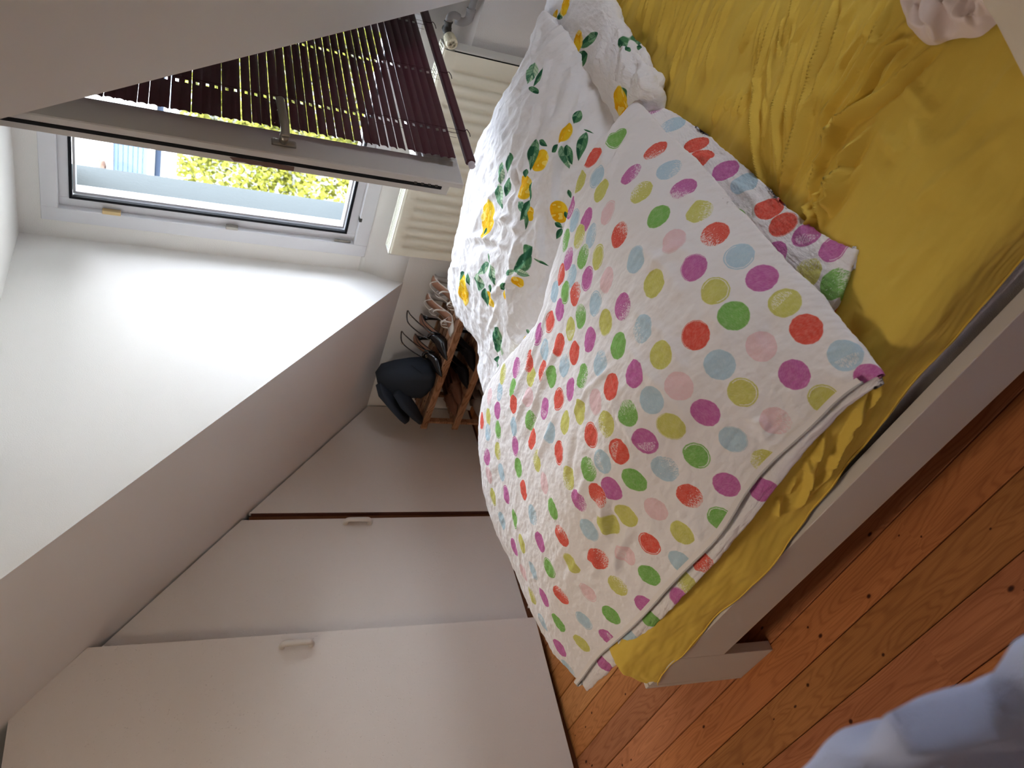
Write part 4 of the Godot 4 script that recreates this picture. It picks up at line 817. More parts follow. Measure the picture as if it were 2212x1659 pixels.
func closet():
	var tp := func(z: float) -> float:
		return slope_y(z) - 0.012
	var x0 := CLOSET_X - 0.019
	# fixed far panel
	var o = thing("fixed_closet_board", "fixed white chipboard closet board in the far corner beside the shoe rack", "panel", Vector3(0, 0, 0))
	var s := start()
	prism(s, PackedVector2Array([Vector2(0.02, KNEE_Z + 0.012), Vector2(tp.call(KNEE_Z + 0.012), KNEE_Z + 0.012), Vector2(tp.call(-2.415), -2.415), Vector2(0.02, -2.415)]), 0, x0, CLOSET_X)
	obj("board", s, M.closet, o)
	part_box("edge_strip", Vector3(CLOSET_X - 0.016, 0.02, -2.4145), Vector3(CLOSET_X - 0.001, tp.call(-2.42) - 0.004, -2.404), M.chipboard, o)
	part_box("edge_strip", Vector3(CLOSET_X - 0.022, 0.02, -2.404), Vector3(CLOSET_X - 0.012, tp.call(-2.41) - 0.004, -2.382), M.plinth, o)
	# door in the middle
	o = thing("closet_door", "closed white closet door in the middle with a bar handle and a sloping top", "door")
	s = start()
	prism(s, PackedVector2Array([Vector2(0.035, -2.382), Vector2(tp.call(-2.376), -2.376), Vector2(tp.call(-1.752), -1.752), Vector2(0.035, -1.752)]), 0, x0, CLOSET_X)
	obj("board", s, M.closet, o)
	handle(o, Vector3(CLOSET_X, 0.775, -2.345))
	# near door, standing a little open: its hinge is on the near side
	o = thing("closet_door", "white closet door nearest the viewer, standing slightly ajar, with a bar handle", "door", Vector3(CLOSET_X + 0.004, 0, -1.06), 0.0)
	o.rotation.y = -atan2(0.066, 0.69)
	s = start()
	var zt := -0.455
	prism(s, PackedVector2Array([Vector2(0.035, -0.69), Vector2(1.875, -0.69), Vector2(2.095, zt), Vector2(2.095, 0.0), Vector2(0.035, 0.0)]), 0, -0.019, 0.0)
	obj("board", s, M.closet, o)
	handle(o, Vector3(0.0, 1.12, -0.635))
	# the wooden plinth on which the doors stand, and the carcass behind
	o = thing("closet_plinth", "brown wooden plinth strip along the floor under the closet doors", "plinth")
	part_box("board", Vector3(CLOSET_X - 0.05, 0.0, KNEE_Z), Vector3(CLOSET_X - 0.012, 0.055, 2.0), M.plinth, o, 0.002)
	o = thing("closet_carcass", "white closet side wall continuing towards the viewer beyond the ajar door", "panel")
	s = start()
	prism(s, PackedVector2Array([Vector2(0.055, -1.055), Vector2(2.10, -1.055), Vector2(2.10, 2.1), Vector2(0.055, 2.1)]), 0, x0, CLOSET_X)
	obj("board", s, M.closet, o)


func handle(o: Node, at: Vector3):
	var s := start(true)
	bar(s, curve([at + Vector3(-0.004, 0.058, 0), at + Vector3(0.018, 0.058, 0), at + Vector3(0.033, 0.051, 0), at + Vector3(0.036, 0.03, 0), at + Vector3(0.036, -0.03, 0), at + Vector3(0.033, -0.051, 0), at + Vector3(0.018, -0.058, 0), at + Vector3(-0.004, -0.058, 0)], 4), 0.0125, 0.0095, Vector3(1, 0, 0), 12)
	obj("handle", s, M.white_wood, o)


# ------------------------------------------------------------------ window
func frame_ring(s: SurfaceTool, lo: Vector2, hi: Vector2, w: float, z0: float, z1: float, bevel := 0.002):
	box(s, Vector3(lo.x, lo.y, z0), Vector3(lo.x + w, hi.y, z1), bevel)
	box(s, Vector3(hi.x - w, lo.y, z0), Vector3(hi.x, hi.y, z1), bevel)
	box(s, Vector3(lo.x + w, lo.y, z0), Vector3(hi.x - w, lo.y + w, z1), bevel)
	box(s, Vector3(lo.x + w, hi.y - w, z0), Vector3(hi.x - w, hi.y, z1), bevel)


func sash_basis() -> Basis:
	var e := Vector3(-0.1134, 0, 0.99355)
	var out := Vector3(-0.99355, 0, -0.1134)
	return Basis(e, Vector3.UP, out)


func window_and_sash():
	var w = struct("window_1", "white plastic dormer window with its sash swung wide open into the room", "window")
	var s := start()
	frame_ring(s, Vector2(-2.20, 0.816), Vector2(-0.98, 2.165), 0.063, -3.30, -3.214)
	obj("window_frame", s, M.frame, w)
	s = start()
	frame_ring(s, Vector2(-2.138, 0.878), Vector2(-1.042, 2.103), 0.040, -3.31, -3.243)
	obj("frame_rebate", s, M.frame, w)
	s = start()
	frame_ring(s, Vector2(-2.0985, 0.9175), Vector2(-1.0815, 2.0635), 0.012, -3.252, -3.236, 0.001)
	obj("gasket", s, M.gasket, w)
	s = start()
	frame_ring(s, Vector2(-2.0865, 0.9295), Vector2(-1.0935, 2.0515), 0.010, -3.315, -3.262, 0.001)
	obj("frame_lip", s, M.frame, w)
	# striker plates and the lower hinge of the frame
	part_box("striker_plate", Vector3(-2.1395, 1.87, -3.235), Vector3(-2.122, 1.94, -3.2135), M.gold, w, 0.001)
	part_box("striker_plate", Vector3(-2.1395, 1.40, -3.235), Vector3(-2.124, 1.45, -3.2135), M.steel, w, 0.001)
	s = start(true)
	lathe(s, [[0.0, 0.0], [0.006, 0.0], [0.006, 0.02], [0.0045, 0.022], [0.0045, 0.05], [0.006, 0.052], [0.006, 0.075], [0.0, 0.076]], Vector3(-2.131, 0.895, -3.226), Vector3.UP, 12)
	obj("frame_hinge", s, M.steel, w)
	part_box("frame_hinge", Vector3(-2.01, 0.868, -3.238), Vector3(-1.99, 0.880, -3.213), M.iron, w, 0.001)
	# the open sash: x runs from the hinge to the free edge, +z is the outer face
	var b := sash_basis()
	s = start()
	frame_ring(s, Vector2(0.0, 0.872), Vector2(1.087, 2.145), 0.112, 0.0, 0.020, 0.003)
	var sash := obj("sash", s, M.frame_old, w)
	sash.transform = Transform3D(b, Vector3(-1.02, 0, -3.2))
	s = start()
	frame_ring(s, Vector2(0.03, 0.905), Vector2(1.068, 2.115), 0.092, 0.018, 0.066, 0.003)
	obj("sash_core", s, M.frame_old, sash)
	s = start()
	box(s, Vector3(1.063, 0.93, 0.0205), Vector3(1.0735, 2.11, 0.0265), 0.001)
	box(s, Vector3(1.066, 0.93, 0.034), Vector3(1.0695, 2.11, 0.046), 0.001)
	obj("sash_gasket", s, M.gasket, sash)
	s = start()
	for k in 4:
		box(s, Vector3(1.066, 0.945 + k * 0.022, 0.026), Vector3(1.074, 0.953 + k * 0.022, 0.036), 0.001)
	obj("latch", s, M.iron, sash)
	s = start()
	frame_ring(s, Vector2(0.108, 0.968), Vector2(0.979, 2.037), 0.014, 0.008, 0.040, 0.004)
	obj("glazing_bead", s, M.frame_old, sash)
	part_box("pane", Vector3(0.112, 0.975, 0.027), Vector3(0.975, 2.03, 0.031), M.glass, sash)
	# brown patch where the film has peeled off the free edge
	s = start()
	var poly := PackedVector2Array([Vector2(1.532, 0.060), Vector2(1.545, 0.049), Vector2(1.52, 0.046), Vector2(1.47, 0.048), Vector2(1.44, 0.045), Vector2(1.37, 0.048), Vector2(1.37, 0.062), Vector2(1.41, 0.064), Vector2(1.43, 0.060), Vector2(1.45, 0.064), Vector2(1.462, 0.059), Vector2(1.49, 0.063), Vector2(1.505, 0.058)])
	prism(s, poly, 0, 1.0676, 1.0692)
	obj("peeled_patch", s, mat(Color(0.44, 0.35, 0.33), 0.8), sash)
	# handle, turned to the open position
	s = start(true)
	bar(s, PackedVector3Array([Vector3(1.036, 1.435, -0.004), Vector3(1.036, 1.375, -0.004)]), 0.014, 0.006, Vector3(0, 0, 1), 12)
	lathe(s, [[0.0, 0.0], [0.013, 0.0], [0.013, 0.030], [0.0, 0.032]], Vector3(1.036, 1.407, -0.004), Vector3(0, 0, -1), 14)
	bar(s, curve([Vector3(1.056, 1.407, -0.040), Vector3(1.03, 1.408, -0.047), Vector3(0.99, 1.412, -0.056), Vector3(0.915, 1.418, -0.060), Vector3(0.905, 1.419, -0.060)], 4), 0.0125, 0.006, Vector3(0, 0, 1), 12)
	obj("handle", s, M.steel_dark if M.has("steel_dark") else M.steel, sash)
	s = start(true)
	obj("handle_plate", pad(Vector3(1.036, 1.405, -0.002), Vector3(0.013, 0.034, 0.003)), M.steel, sash)


func pad(c: Vector3, h: Vector3) -> SurfaceTool:
	var s := start()
	box(s, c - h, c + h, 0.0015)
	return s


func slat_mesh(len: float, holes: Array) -> ArrayMesh:
	var s := start(true)
	var prof := []
	var n := 6
	for k in n + 1:
		var t := -1.0 + 2.0 * k / n
		prof.append(Vector2(t * 0.0133, 0.0032 * (1.0 - t * t)))
	var xs := [0.0, len]
	for h in holes:
		xs.append(h - 0.007)
		xs.append(h + 0.007)
	# rounded ends
	xs.append(0.004)
	xs.append(len - 0.004)
	xs.sort()
	for i in xs.size() - 1:
		var hole := false
		for h in holes:
			if absf((xs[i] + xs[i + 1]) / 2.0 - h) < 0.002:
				hole = true
		for k in n:
			if hole and (k == 2 or k == 3) and true:
				continue
			var q := []
			for c in [[i, k], [i + 1, k], [i + 1, k + 1], [i, k + 1]]:
				var p: Vector2 = prof[c[1]]
				var wy := p.x
				if c[0] == 0 or c[0] == xs.size() - 1:
					wy *= 0.72
				q.append(Vector3(xs[c[0]], wy, p.y))
			face(s, q, Vector3(0, 0, 1))
	s.generate_normals()
	return s.commit()


func blind():
	var o := Node3D.new()
	o.name = numbered("venetian_blind")
	add_child(o)
	tag(o, "dark plum venetian blind with closed slats hanging on the open window sash", "blind")
	o.transform = Transform3D(sash_basis(), Vector3(-1.02, 0, -3.2) + sash_basis() * Vector3(0.045, 0, -0.030))
	var len := 0.962
	var holes := [0.14, 0.48, 0.82]
	var mesh := slat_mesh(len, holes)
	var pitch := 0.0262
	var y := 0.905
	var k := 0
	while y < 2.06:
		var sl := obj("slat", mesh, M.blind, o)
		var tilt := deg_to_rad(-12.0 + 25.0 * smoothstep(0.985, 1.02, y) - 9.0 * smoothstep(1.45, 1.6, y)) + rng.randf_range(-0.03, 0.03)
		sl.transform = Transform3D(Basis(Vector3(0, 0, 1), rng.randf_range(-0.0025, 0.0025)) * Basis(Vector3(1, 0, 0), PI - tilt), Vector3(rng.randf_range(-0.002, 0.002), y, 0))
		y += pitch
		k += 1
	var s := start()
	box(s, Vector3(-0.005, 0.832, -0.012), Vector3(len + 0.012, 0.862, 0.010), 0.005)
	var rail := obj("bottom_rail", s, M.blind, o)
	s = start(true)
	lathe(s, [[0.0, 0.0], [0.0105, 0.0], [0.0105, 0.014], [0.006, 0.017], [0.0, 0.017]], Vector3(len + 0.012, 0.846, -0.001), Vector3(1, 0, 0), 14)
	obj("end_cap", s, M.cap, rail)
	s = start()
	box(s, Vector3(0.0, 2.065, -0.015), Vector3(len, 2.10, 0.018), 0.003)
	obj("head_rail", s, M.blind, o)
	for h in holes:
		s = start(true)
		bar(s, PackedVector3Array([Vector3(h, 0.86, -0.0145), Vector3(h + 0.002, 1.4, -0.0145), Vector3(h, 2.07, -0.0145)]), 0.0006, 0.0006, Vector3(1, 0, 0), 5)
		bar(s, PackedVector3Array([Vector3(h, 0.86, 0.0145), Vector3(h, 2.07, 0.0145)]), 0.0006, 0.0006, Vector3(1, 0, 0), 5)
		bar(s, PackedVector3Array([Vector3(h + 0.004, 0.86, -0.004), Vector3(h + 0.004, 0.90, -0.004)]), 0.0008, 0.0008, Vector3(1, 0, 0), 5)
		bar(s, curve([Vector3(h, 0.86, -0.014), Vector3(h + 0.006, 0.845, -0.018), Vector3(h - 0.006, 0.834, -0.017), Vector3(h + 0.004, 0.826, -0.012), Vector3(h - 0.004, 0.822, -0.006), Vector3(h + 0.003, 0.819, 0.0)], 4), 0.0014, 0.0014, Vector3(1, 0, 0), 5)
		obj("ladder_cord", s, M.cord, o)


func outside():
	var facade = thing("neighbouring_house", "bright white neighbouring house wall with a shuttered window, seen through the open window", "building", Vector3(0, 0, -12.0))
	var white := mat(Color(0.93, 0.93, 0.92), 0.9)
	var s := start()
	box(s, Vector3(-16, -7, -1.0), Vector3(6, 6.0, 0.0))
	obj("wall", s, white, facade)
	var pale := mat(Color(0.45, 0.50, 0.56), 0.6)
	# window with a pale blue roller shutter made of slats
	s = start()
	frame_ring(s, Vector2(-7.75, 1.93), Vector2(-6.55, 2.50), 0.05, 0.0, 0.06, 0.004)
	var win := obj("window", s, mat(Color(0.90, 0.90, 0.88), 0.6), facade)
	for k in 7:
		part_box("shutter_slat", Vector3(-7.70, 1.98 + k * 0.067, 0.01), Vector3(-6.60, 2.043 + k * 0.067, 0.03), mat(Color(0.30, 0.37, 0.48), 0.5), win, 0.008)
	part_box("slate_band", Vector3(-16, 1.80, 0.0), Vector3(6, 1.885, 0.05), mat(Color(0.13, 0.17, 0.23), 0.7), facade)
	part_box("moulding", Vector3(-16, 1.885, 0.0), Vector3(6, 1.925, 0.09), white, facade, 0.01)
	part_box("moulding", Vector3(-16, 1.70, 0.0), Vector3(6, 1.73, 0.04), pale, facade, 0.01)
	s = start(true)
	lathe(s, [[0.0, 0.0], [0.02, 0.0], [0.10, 0.05], [0.11, 0.10], [0.05, 0.13], [0.0, 0.13]], Vector3(-7.02, 2.66, 0.22), Vector3(0, -1, 0.3), 14)
	bar(s, PackedVector3Array([Vector3(-7.02, 2.66, 0.2), Vector3(-7.02, 2.62, 0.0)]), 0.012)
	obj("wall_lamp", s, mat(Color(0.40, 0.32, 0.28), 0.6), facade)
	s = start(true)
	lathe(s, [[0.0, 0.0], [0.05, 0.0], [0.06, 0.06], [0.0, 0.08]], Vector3(-7.3, 2.10, 0.22), Vector3(0, -1, 0.3), 12)
	bar(s, PackedVector3Array([Vector3(-7.3, 2.10, 0.2), Vector3(-7.3, 1.98, 0.03)]), 0.015)
	obj("wall_lamp", s, mat(Color(0.45, 0.45, 0.46), 0.6), facade)
	# ivy over the lower part of the wall
	var leaf := start(true)
	var p := [Vector3(0, 0, 0), Vector3(0.030, 0.022, 0.008), Vector3(0.022, 0.05, 0.01), Vector3(0, 0.075, 0.0), Vector3(-0.022, 0.05, 0.01), Vector3(-0.030, 0.022, 0.008)]
	var mid := Vector3(0, 0.036, -0.004)
	for k in 6:
		tri(leaf, p[k], p[(k + 1) % 6], mid, Vector3(0, 0, 1))
	leaf.generate_normals()
	var mm := MultiMesh.new()
	mm.transform_format = MultiMesh.TRANSFORM_3D
	mm.use_colors = true
	mm.mesh = leaf.commit()
	var n := 32000
	mm.instance_count = n
	var clump := noise(0.9, 4, 2)
	for i in n:
		var x := rng.randf_range(-9.5, -0.5)
		var y := -2.9 + 4.5 * pow(rng.randf(), 0.85)
		var g := clump.get_noise_2d(x, y)
		y = min(y, 1.52 + 0.35 * clump.get_noise_1d(x * 3.0))
		var d := 0.10 + 0.30 * rng.randf() + 0.25 * g
		var bs := Basis.from_euler(Vector3(rng.randf_range(-1.2, 0.3), rng.randf_range(-0.9, 0.9), PI + rng.randf_range(-0.8, 0.8))).scaled(Vector3.ONE * rng.randf_range(0.7, 1.3))
		mm.set_instance_transform(i, Transform3D(bs, Vector3(x, y, d)))
		var t := rng.randf()
		mm.set_instance_color(i, Color(0.085 + 0.13 * t, 0.095 + 0.115 * t, 0.010 + 0.014 * t))
	var ivy := MultiMeshInstance3D.new()
	ivy.name = "ivy"
	ivy.multimesh = mm
	var lm := mat(Color.WHITE, 0.6, 0.3)
	lm.vertex_color_use_as_albedo = true
	lm.backlight_enabled = true
	lm.backlight = Color(0.3, 0.35, 0.08)
	ivy.material_override = lm
	ivy.position = Vector3(0, 0, -12.0)
	add_child(ivy)
	tag(ivy, "dense sunlit yellow-green ivy covering the lower wall of the house opposite", "ivy", "", "stuff")
	var gr = struct("ground", "paved yard far below the window between the two houses", "ground")
	part_box("yard", Vector3(-30, -7.2, -12.0), Vector3(20, -7.0, 20), mat(Color(0.5, 0.5, 0.48), 0.9), gr)


# ------------------------------------------------------------------ radiator
func radiator():
	var x0 := -2.06
	var x1 := -1.085
	var z0 := -3.135
	var z1 := -3.048
	var y0 := 0.15
	var y1 := 0.752
	var o = thing("radiator", "cream panel radiator with pressed vertical ribs under the window", "radiator")
	# front panel with pressed channels: a profile along x, drawn out in y with tapered ends
	var s := start(true)
	var nx := 22
	var pitch := 0.0495
	var prof := []
	var x := x0 + 0.008
	prof.append([x, 0.0])
	x = x0 + 0.040
	while x + 0.03 < x1 - 0.03:
		for q in [[0.0, 0.0], [0.006, 1.0], [0.018, 1.0], [0.024, 0.0]]:
			prof.append([x + q[0], q[1]])
		x += pitch
	prof.append([x1 - 0.008, 0.0])
	var ys := [[y0, 0.0], [y0 + 0.045, 0.0], [y0 + 0.062, 1.0], [y1 - 0.062, 1.0], [y1 - 0.045, 0.0], [y1 - 0.010, 0.0], [y1 - 0.002, -0.5], [y1, -1.4]]
	for i in ys.size() - 1:
		for k in prof.size() - 1:
			var q := []
			for c in [[i, k], [i, k + 1], [i + 1, k + 1], [i + 1, k]]:
				var d: float = ys[c[0]][1]
				var zz: float = z1 - 0.011 * prof[c[1]][1] * d if d >= 0.0 else z1 + 0.006 * d
				q.append(Vector3(prof[c[1]][0], ys[c[0]][0], zz))
			face(s, q, Vector3(0, 0.2, 1))
	obj("front_panel", s, M.radiator, o)
	part_box("back_panel", Vector3(x0 + 0.01, y0, z0), Vector3(x1 - 0.01, y1 - 0.02, z0 + 0.008), M.radiator_side, o)
	for sx in [x0, x1 - 0.006]:
		part_box("side_panel", Vector3(sx, y0, z0), Vector3(sx + 0.006, y1 + 0.004, z1 - 0.006), M.radiator_side, o, 0.002)
	part_box("core", Vector3(x0 + 0.012, y0 + 0.02, z0 + 0.02), Vector3(x1 - 0.012, y1 - 0.06, z1 - 0.032), M.dark_gap, o)
	# top grille: a frame and bars
	s = start()
	box(s, Vector3(x0 + 0.004, y1 - 0.002, z1 - 0.022), Vector3(x1 - 0.004, y1 + 0.004, z1 - 0.008), 0.001)
	box(s, Vector3(x0 + 0.004, y1 - 0.002, z0), Vector3(x1 - 0.004, y1 + 0.004, z0 + 0.012), 0.001)
	x = x0 + 0.012
	while x < x1 - 0.012:
		box(s, Vector3(x, y1 - 0.010, z0 + 0.010), Vector3(x + 0.0055, y1 + 0.003, z1 - 0.020))
		x += 0.0115
	obj("top_grille", s, M.radiator, o)
	# thermostat head
	o = thing("thermostat_valve", "ribbed cream thermostat knob with a dial at the radiator's top corner", "valve")
	var at := Vector3(-1.052, 0.742, -3.08)
	var ax := Vector3(-0.12, -0.05, 1.0).normalized()
	s = start(true)
	lathe(s, [[0.0, -0.062], [0.0145, -0.062], [0.0145, -0.02], [0.017, -0.015], [0.017, 0.0], [0.0, 0.0]], at, ax, 16)
	obj("valve_body", s, M.iron, o)
	s = start(true)
	lathe(s, [[0.0, 0.0], [0.019, 0.0], [0.0215, 0.004], [0.0225, 0.052], [0.0215, 0.057], [0.018, 0.060], [0.0125, 0.0605], [0.0120, 0.0592], [0.0, 0.0592]], at, ax, 40)
	var head := obj("knob", s, M.knob, o)
	s = start()
	var a := ax.cross(Vector3.UP).normalized()
	var b := a.cross(ax)
	for k in 26:
		var g := TAU * k / 26.0
		var rad := a * cos(g) + b * sin(g)
		bar(s, PackedVector3Array([at + ax * 0.008 + rad * 0.0216, at + ax * 0.049 + rad * 0.0226]), 0.0011, 0.0011, rad, 6)
	obj("rib", s, M.knob, head)
	s = start()
	for k in 6:
		var g := TAU * (k + 0.6) / 8.5
		var rad := a * cos(g) + b * sin(g)
		bar(s, PackedVector3Array([at + ax * 0.0603 + rad * 0.0148, at + ax * 0.0603 + rad * 0.0172]), 0.0006, 0.0006, ax, 5)
	obj("dial_mark", s, M.dark_gap, head)
	# supply pipe
	o = thing("heating_pipe", "white painted heating pipe with an elbow joining the radiator valve", "pipe")
	s = start(true)
	bar(s, PackedVector3Array([Vector3(-0.2, 0.66, -3.12), Vector3(-0.955, 0.672, -3.12)]), 0.0135, 0.0135, Vector3.UP, 16)
	lathe(s, [[0.0, 0.0], [0.0185, 0.0], [0.0185, 0.010], [0.0165, 0.012], [0.0165, 0.016], [0.0, 0.016]], Vector3(-0.945, 0.672, -3.12), Vector3(-1, 0, 0), 16)
	bar(s, curve([Vector3(-0.955, 0.672, -3.12), Vector3(-0.985, 0.672, -3.12), Vector3(-1.0, 0.69, -3.118), Vector3(-0.998, 0.718, -3.116)], 5), 0.0165, 0.0165, Vector3(0, 0, 1), 16)
	obj("pipe_run", s, M.pipe, o)
	s = start(true)
	bar(s, curve([Vector3(-0.985, 0.715, -3.112), Vector3(-0.978, 0.735, -3.105), Vector3(-0.985, 0.752, -3.098), Vector3(-1.005, 0.754, -3.095)], 5), 0.0135, 0.0135, Vector3(0, 0, 1), 16)
	obj("bend", s, M.pipe, o)
	s = start(true)
	lathe(s, [[0.0, 0.0], [0.0175, 0.0], [0.0175, 0.006], [0.0140, 0.008], [0.0140, 0.022], [0.0160, 0.024], [0.0160, 0.044], [0.0, 0.045]], Vector3(-1.002, 0.754, -3.096), Vector3(-1, -0.12, 0.05), 8)
	obj("union_nut", s, M.iron, o)


# ------------------------------------------------------------------ bed
const BED_YAW := -0.04363
const BED_TOP := 0.48


func bed_point(p: Vector2, y: float) -> Vector3:
	return BED_AT + Vector3(p.x * cos(BED_YAW), y, 0) + Vector3(0, 0, -p.x * sin(BED_YAW)) + Vector3(p.y * sin(BED_YAW), 0, p.y * cos(BED_YAW))


func bed():
	var o = thing("bed", "low white bed frame with plank legs and a long side rail", "bed", BED_AT, BED_YAW)
	var L := 2.06
	var W := 1.62
	for k in [[0.0, 0.0], [L - 0.164, 0.0], [0.0, -W + 0.03], [L - 0.164, -W + 0.03]]:
		part_box("leg", Vector3(k[0], 0, k[1] - 0.03), Vector3(k[0] + 0.164, 0.345, k[1]), M.white_wood, o, 0.0015)
	part_box("side_rail", Vector3(0.1655, 0.178, -0.030), Vector3(L - 0.1655, 0.333, 0.0), M.white_wood, o, 0.0015)
	part_box("side_rail", Vector3(0.1655, 0.178, -W), Vector3(L - 0.1655, 0.333, -W + 0.03), M.white_wood, o, 0.0015)
	part_box("end_rail", Vector3(-0.020, 0.16, -W + 0.165), Vector3(-0.001, 0.347, -0.165), M.white_wood, o, 0.0015)
	part_box("leg", Vector3(-0.020, 0.0, -0.164), Vector3(-0.001, 0.347, 0.0), M.white_wood, o, 0.0015)
	part_box("leg", Vector3(-0.020, 0.0, -W), Vector3(-0.001, 0.347, -W + 0.164), M.white_wood, o, 0.0015)
	part_box("end_rail", Vector3(0.012, 0.18, -W + 0.05), Vector3(0.030, 0.30, -0.05), M.white_wood, o, 0.0015)
	part_box("headboard", Vector3(L, 0.0, -W), Vector3(L + 0.03, 0.52, 0.0), M.white_wood, o, 0.003)
	part_box("slat_base", Vector3(0.035, 0.20, -W + 0.035), Vector3(L - 0.01, 0.235, -0.035), M.white_wood, o)
	# mattress
	var m = thing("mattress", "white mattress edge with piping under the yellow sheet", "mattress", BED_AT, BED_YAW)
	var s := start()
	box(s, Vector3(0.055, 0.237, -W + 0.05), Vector3(L - 0.005, BED_TOP - 0.022, -0.052), 0.04)
	obj("mattress_body", s, M.mattress, m)
	s = start(true)
	bar(s, PackedVector3Array([Vector3(0.06, 0.345, -0.0515), Vector3(1.0, 0.345, -0.0515), Vector3(L - 0.02, 0.345, -0.0515)]), 0.0065, 0.0065, Vector3.UP, 10)
	bar(s, PackedVector3Array([Vector3(0.06, 0.362, -0.0535), Vector3(L - 0.02, 0.362, -0.0535)]), 0.0035, 0.0035, Vector3.UP, 8)
	obj("piping", s, M.mattress, m)


# cloth from arrays: rows of points with their normals and uv, its underside let down by `thick`
func cloth_mesh(P: Array, N: Array, UV: Array, nu: int, nv: int, thick: float) -> ArrayMesh:
	var v := PackedVector3Array()
	var n := PackedVector3Array()
	var t := PackedVector2Array()
	var idx := PackedInt32Array()
	var two := thick > 0.0
	var half := nu * nv
	v.resize(half * (2 if two else 1))
	n.resize(v.size())
	t.resize(v.size())
	for i in half:
		v[i] = P[i]
		n[i] = N[i]
		t[i] = UV[i]
		if not two:
			continue
		v[half + i] = P[i] - N[i] * thick
		n[half + i] = -N[i]
		t[half + i] = UV[i]
	# which way round faces up
	var a: Vector3 = P[nv + 1] - P[0]
	var flip := false
	var mid := int(nu / 2.0) * nv + int(nv / 2.0)
	flip = (v[mid] - v[mid + nv]).cross(v[mid] - v[mid + 1]).dot(n[mid]) < 0.0
	idx.resize((nu - 1) * (nv - 1) * 12 + (nu + nv - 2) * 12 if two else (nu - 1) * (nv - 1) * 6)
	var w := 0
	for i in nu - 1:
		for j in nv - 1:
			var q := [i * nv + j, i * nv + j + 1, (i + 1) * nv + j + 1, (i + 1) * nv + j]
			if flip:
				q = [q[0], q[3], q[2], q[1]]
			for k in [0, 1, 2, 0, 2, 3]:
				idx[w] = q[k]
				w += 1
			if not two:
				continue
			for k in [0, 2, 1, 0, 3, 2]:
				idx[w] = q[k] + half
				w += 1
	var rim := []
	for i in (nu - 1 if two else 0):
		rim.append([i * nv, (i + 1) * nv])
		rim.append([(i + 1) * nv + nv - 1, i * nv + nv - 1])
	for j in (nv - 1 if two else 0):
		rim.append([j + 1, j])
		rim.append([(nu - 1) * nv + j, (nu - 1) * nv + j + 1])
	for r in rim:
		for k in [r[0], r[1], r[1] + half, r[0], r[1] + half, r[0] + half]:
			idx[w] = k
			w += 1
	var arr := []
	arr.resize(Mesh.ARRAY_MAX)
	arr[Mesh.ARRAY_VERTEX] = v
	arr[Mesh.ARRAY_NORMAL] = n
	arr[Mesh.ARRAY_TEX_UV] = t
	arr[Mesh.ARRAY_INDEX] = idx
	var m := ArrayMesh.new()
	m.add_surface_from_arrays(Mesh.PRIMITIVE_TRIANGLES, arr)
	return m


func grid_normals(P: Array, nu: int, nv: int, up: Vector3) -> Array:
	var N := []
	N.resize(nu * nv)
	var sum := 0.0
	for i in nu:
		for j in nv:
			var du: Vector3 = P[min(i + 1, nu - 1) * nv + j] - P[max(i - 1, 0) * nv + j]
			var dv: Vector3 = P[i * nv + min(j + 1, nv - 1)] - P[i * nv + max(j - 1, 0)]
			var n := du.cross(dv)
			n = n.normalized() if n.length_squared() > 1e-16 else up
			N[i * nv + j] = n
	var c: Vector3 = N[int(nu / 2.0) * nv + int(nv / 2.0)]
	if c.dot(up) < 0.0:
		for i in N.size():
			N[i] = -N[i]
	return N


func cat(a: Vector3, b: Vector3, c: Vector3, d: Vector3, t: float) -> Vector3:
	return 0.5 * (2.0 * b + (c - a) * t + (2.0 * a - 5.0 * b + 4.0 * c - d) * t * t + (3.0 * b - a - 3.0 * c + d) * t * t * t)


# control points -> smooth dense points and cloth coordinates
func patch(ctrl: PackedFloat32Array, ni: int, nj: int, nu: int, nv: int) -> Dictionary:
	var cp := []
	var cu := []
	for k in ni * nj:
		cp.append(Vector3(ctrl[k * 5], ctrl[k * 5 + 1], ctrl[k * 5 + 2]))
		cu.append(Vector3(ctrl[k * 5 + 3], ctrl[k * 5 + 4], 0))
	var res := []
	for src in [cp, cu]:
		var mid := []
		mid.resize(nu * nj)
		for j in nj:
			for i in nu:
				var s := float(i) / (nu - 1) * (ni - 1)
				var k: int = min(int(s), ni - 2)
				var b: Vector3 = src[k * nj + j]
				var c: Vector3 = src[(k + 1) * nj + j]
				var a: Vector3 = src[(k - 1) * nj + j] if k > 0 else 2.0 * b - c
				var d: Vector3 = src[(k + 2) * nj + j] if k + 2 < ni else 2.0 * c - b
				mid[i * nj + j] = cat(a, b, c, d, s - k)
		var o := []
		o.resize(nu * nv)
		for i in nu:
			for j in nv:
				var s := float(j) / (nv - 1) * (nj - 1)
				var k: int = min(int(s), nj - 2)
				var b: Vector3 = mid[i * nj + k]
				var c: Vector3 = mid[i * nj + k + 1]
				var a: Vector3 = mid[i * nj + k - 1] if k > 0 else 2.0 * b - c
				var d: Vector3 = mid[i * nj + k + 2] if k + 2 < nj else 2.0 * c - b
				o[i * nv + j] = cat(a, b, c, d, s - k)
		res.append(o)
	var uv := []
	uv.resize(nu * nv)
	for i in nu * nv:
		uv[i] = Vector2(res[1][i].x, res[1][i].y)
	return {"P": res[0], "UV": uv}


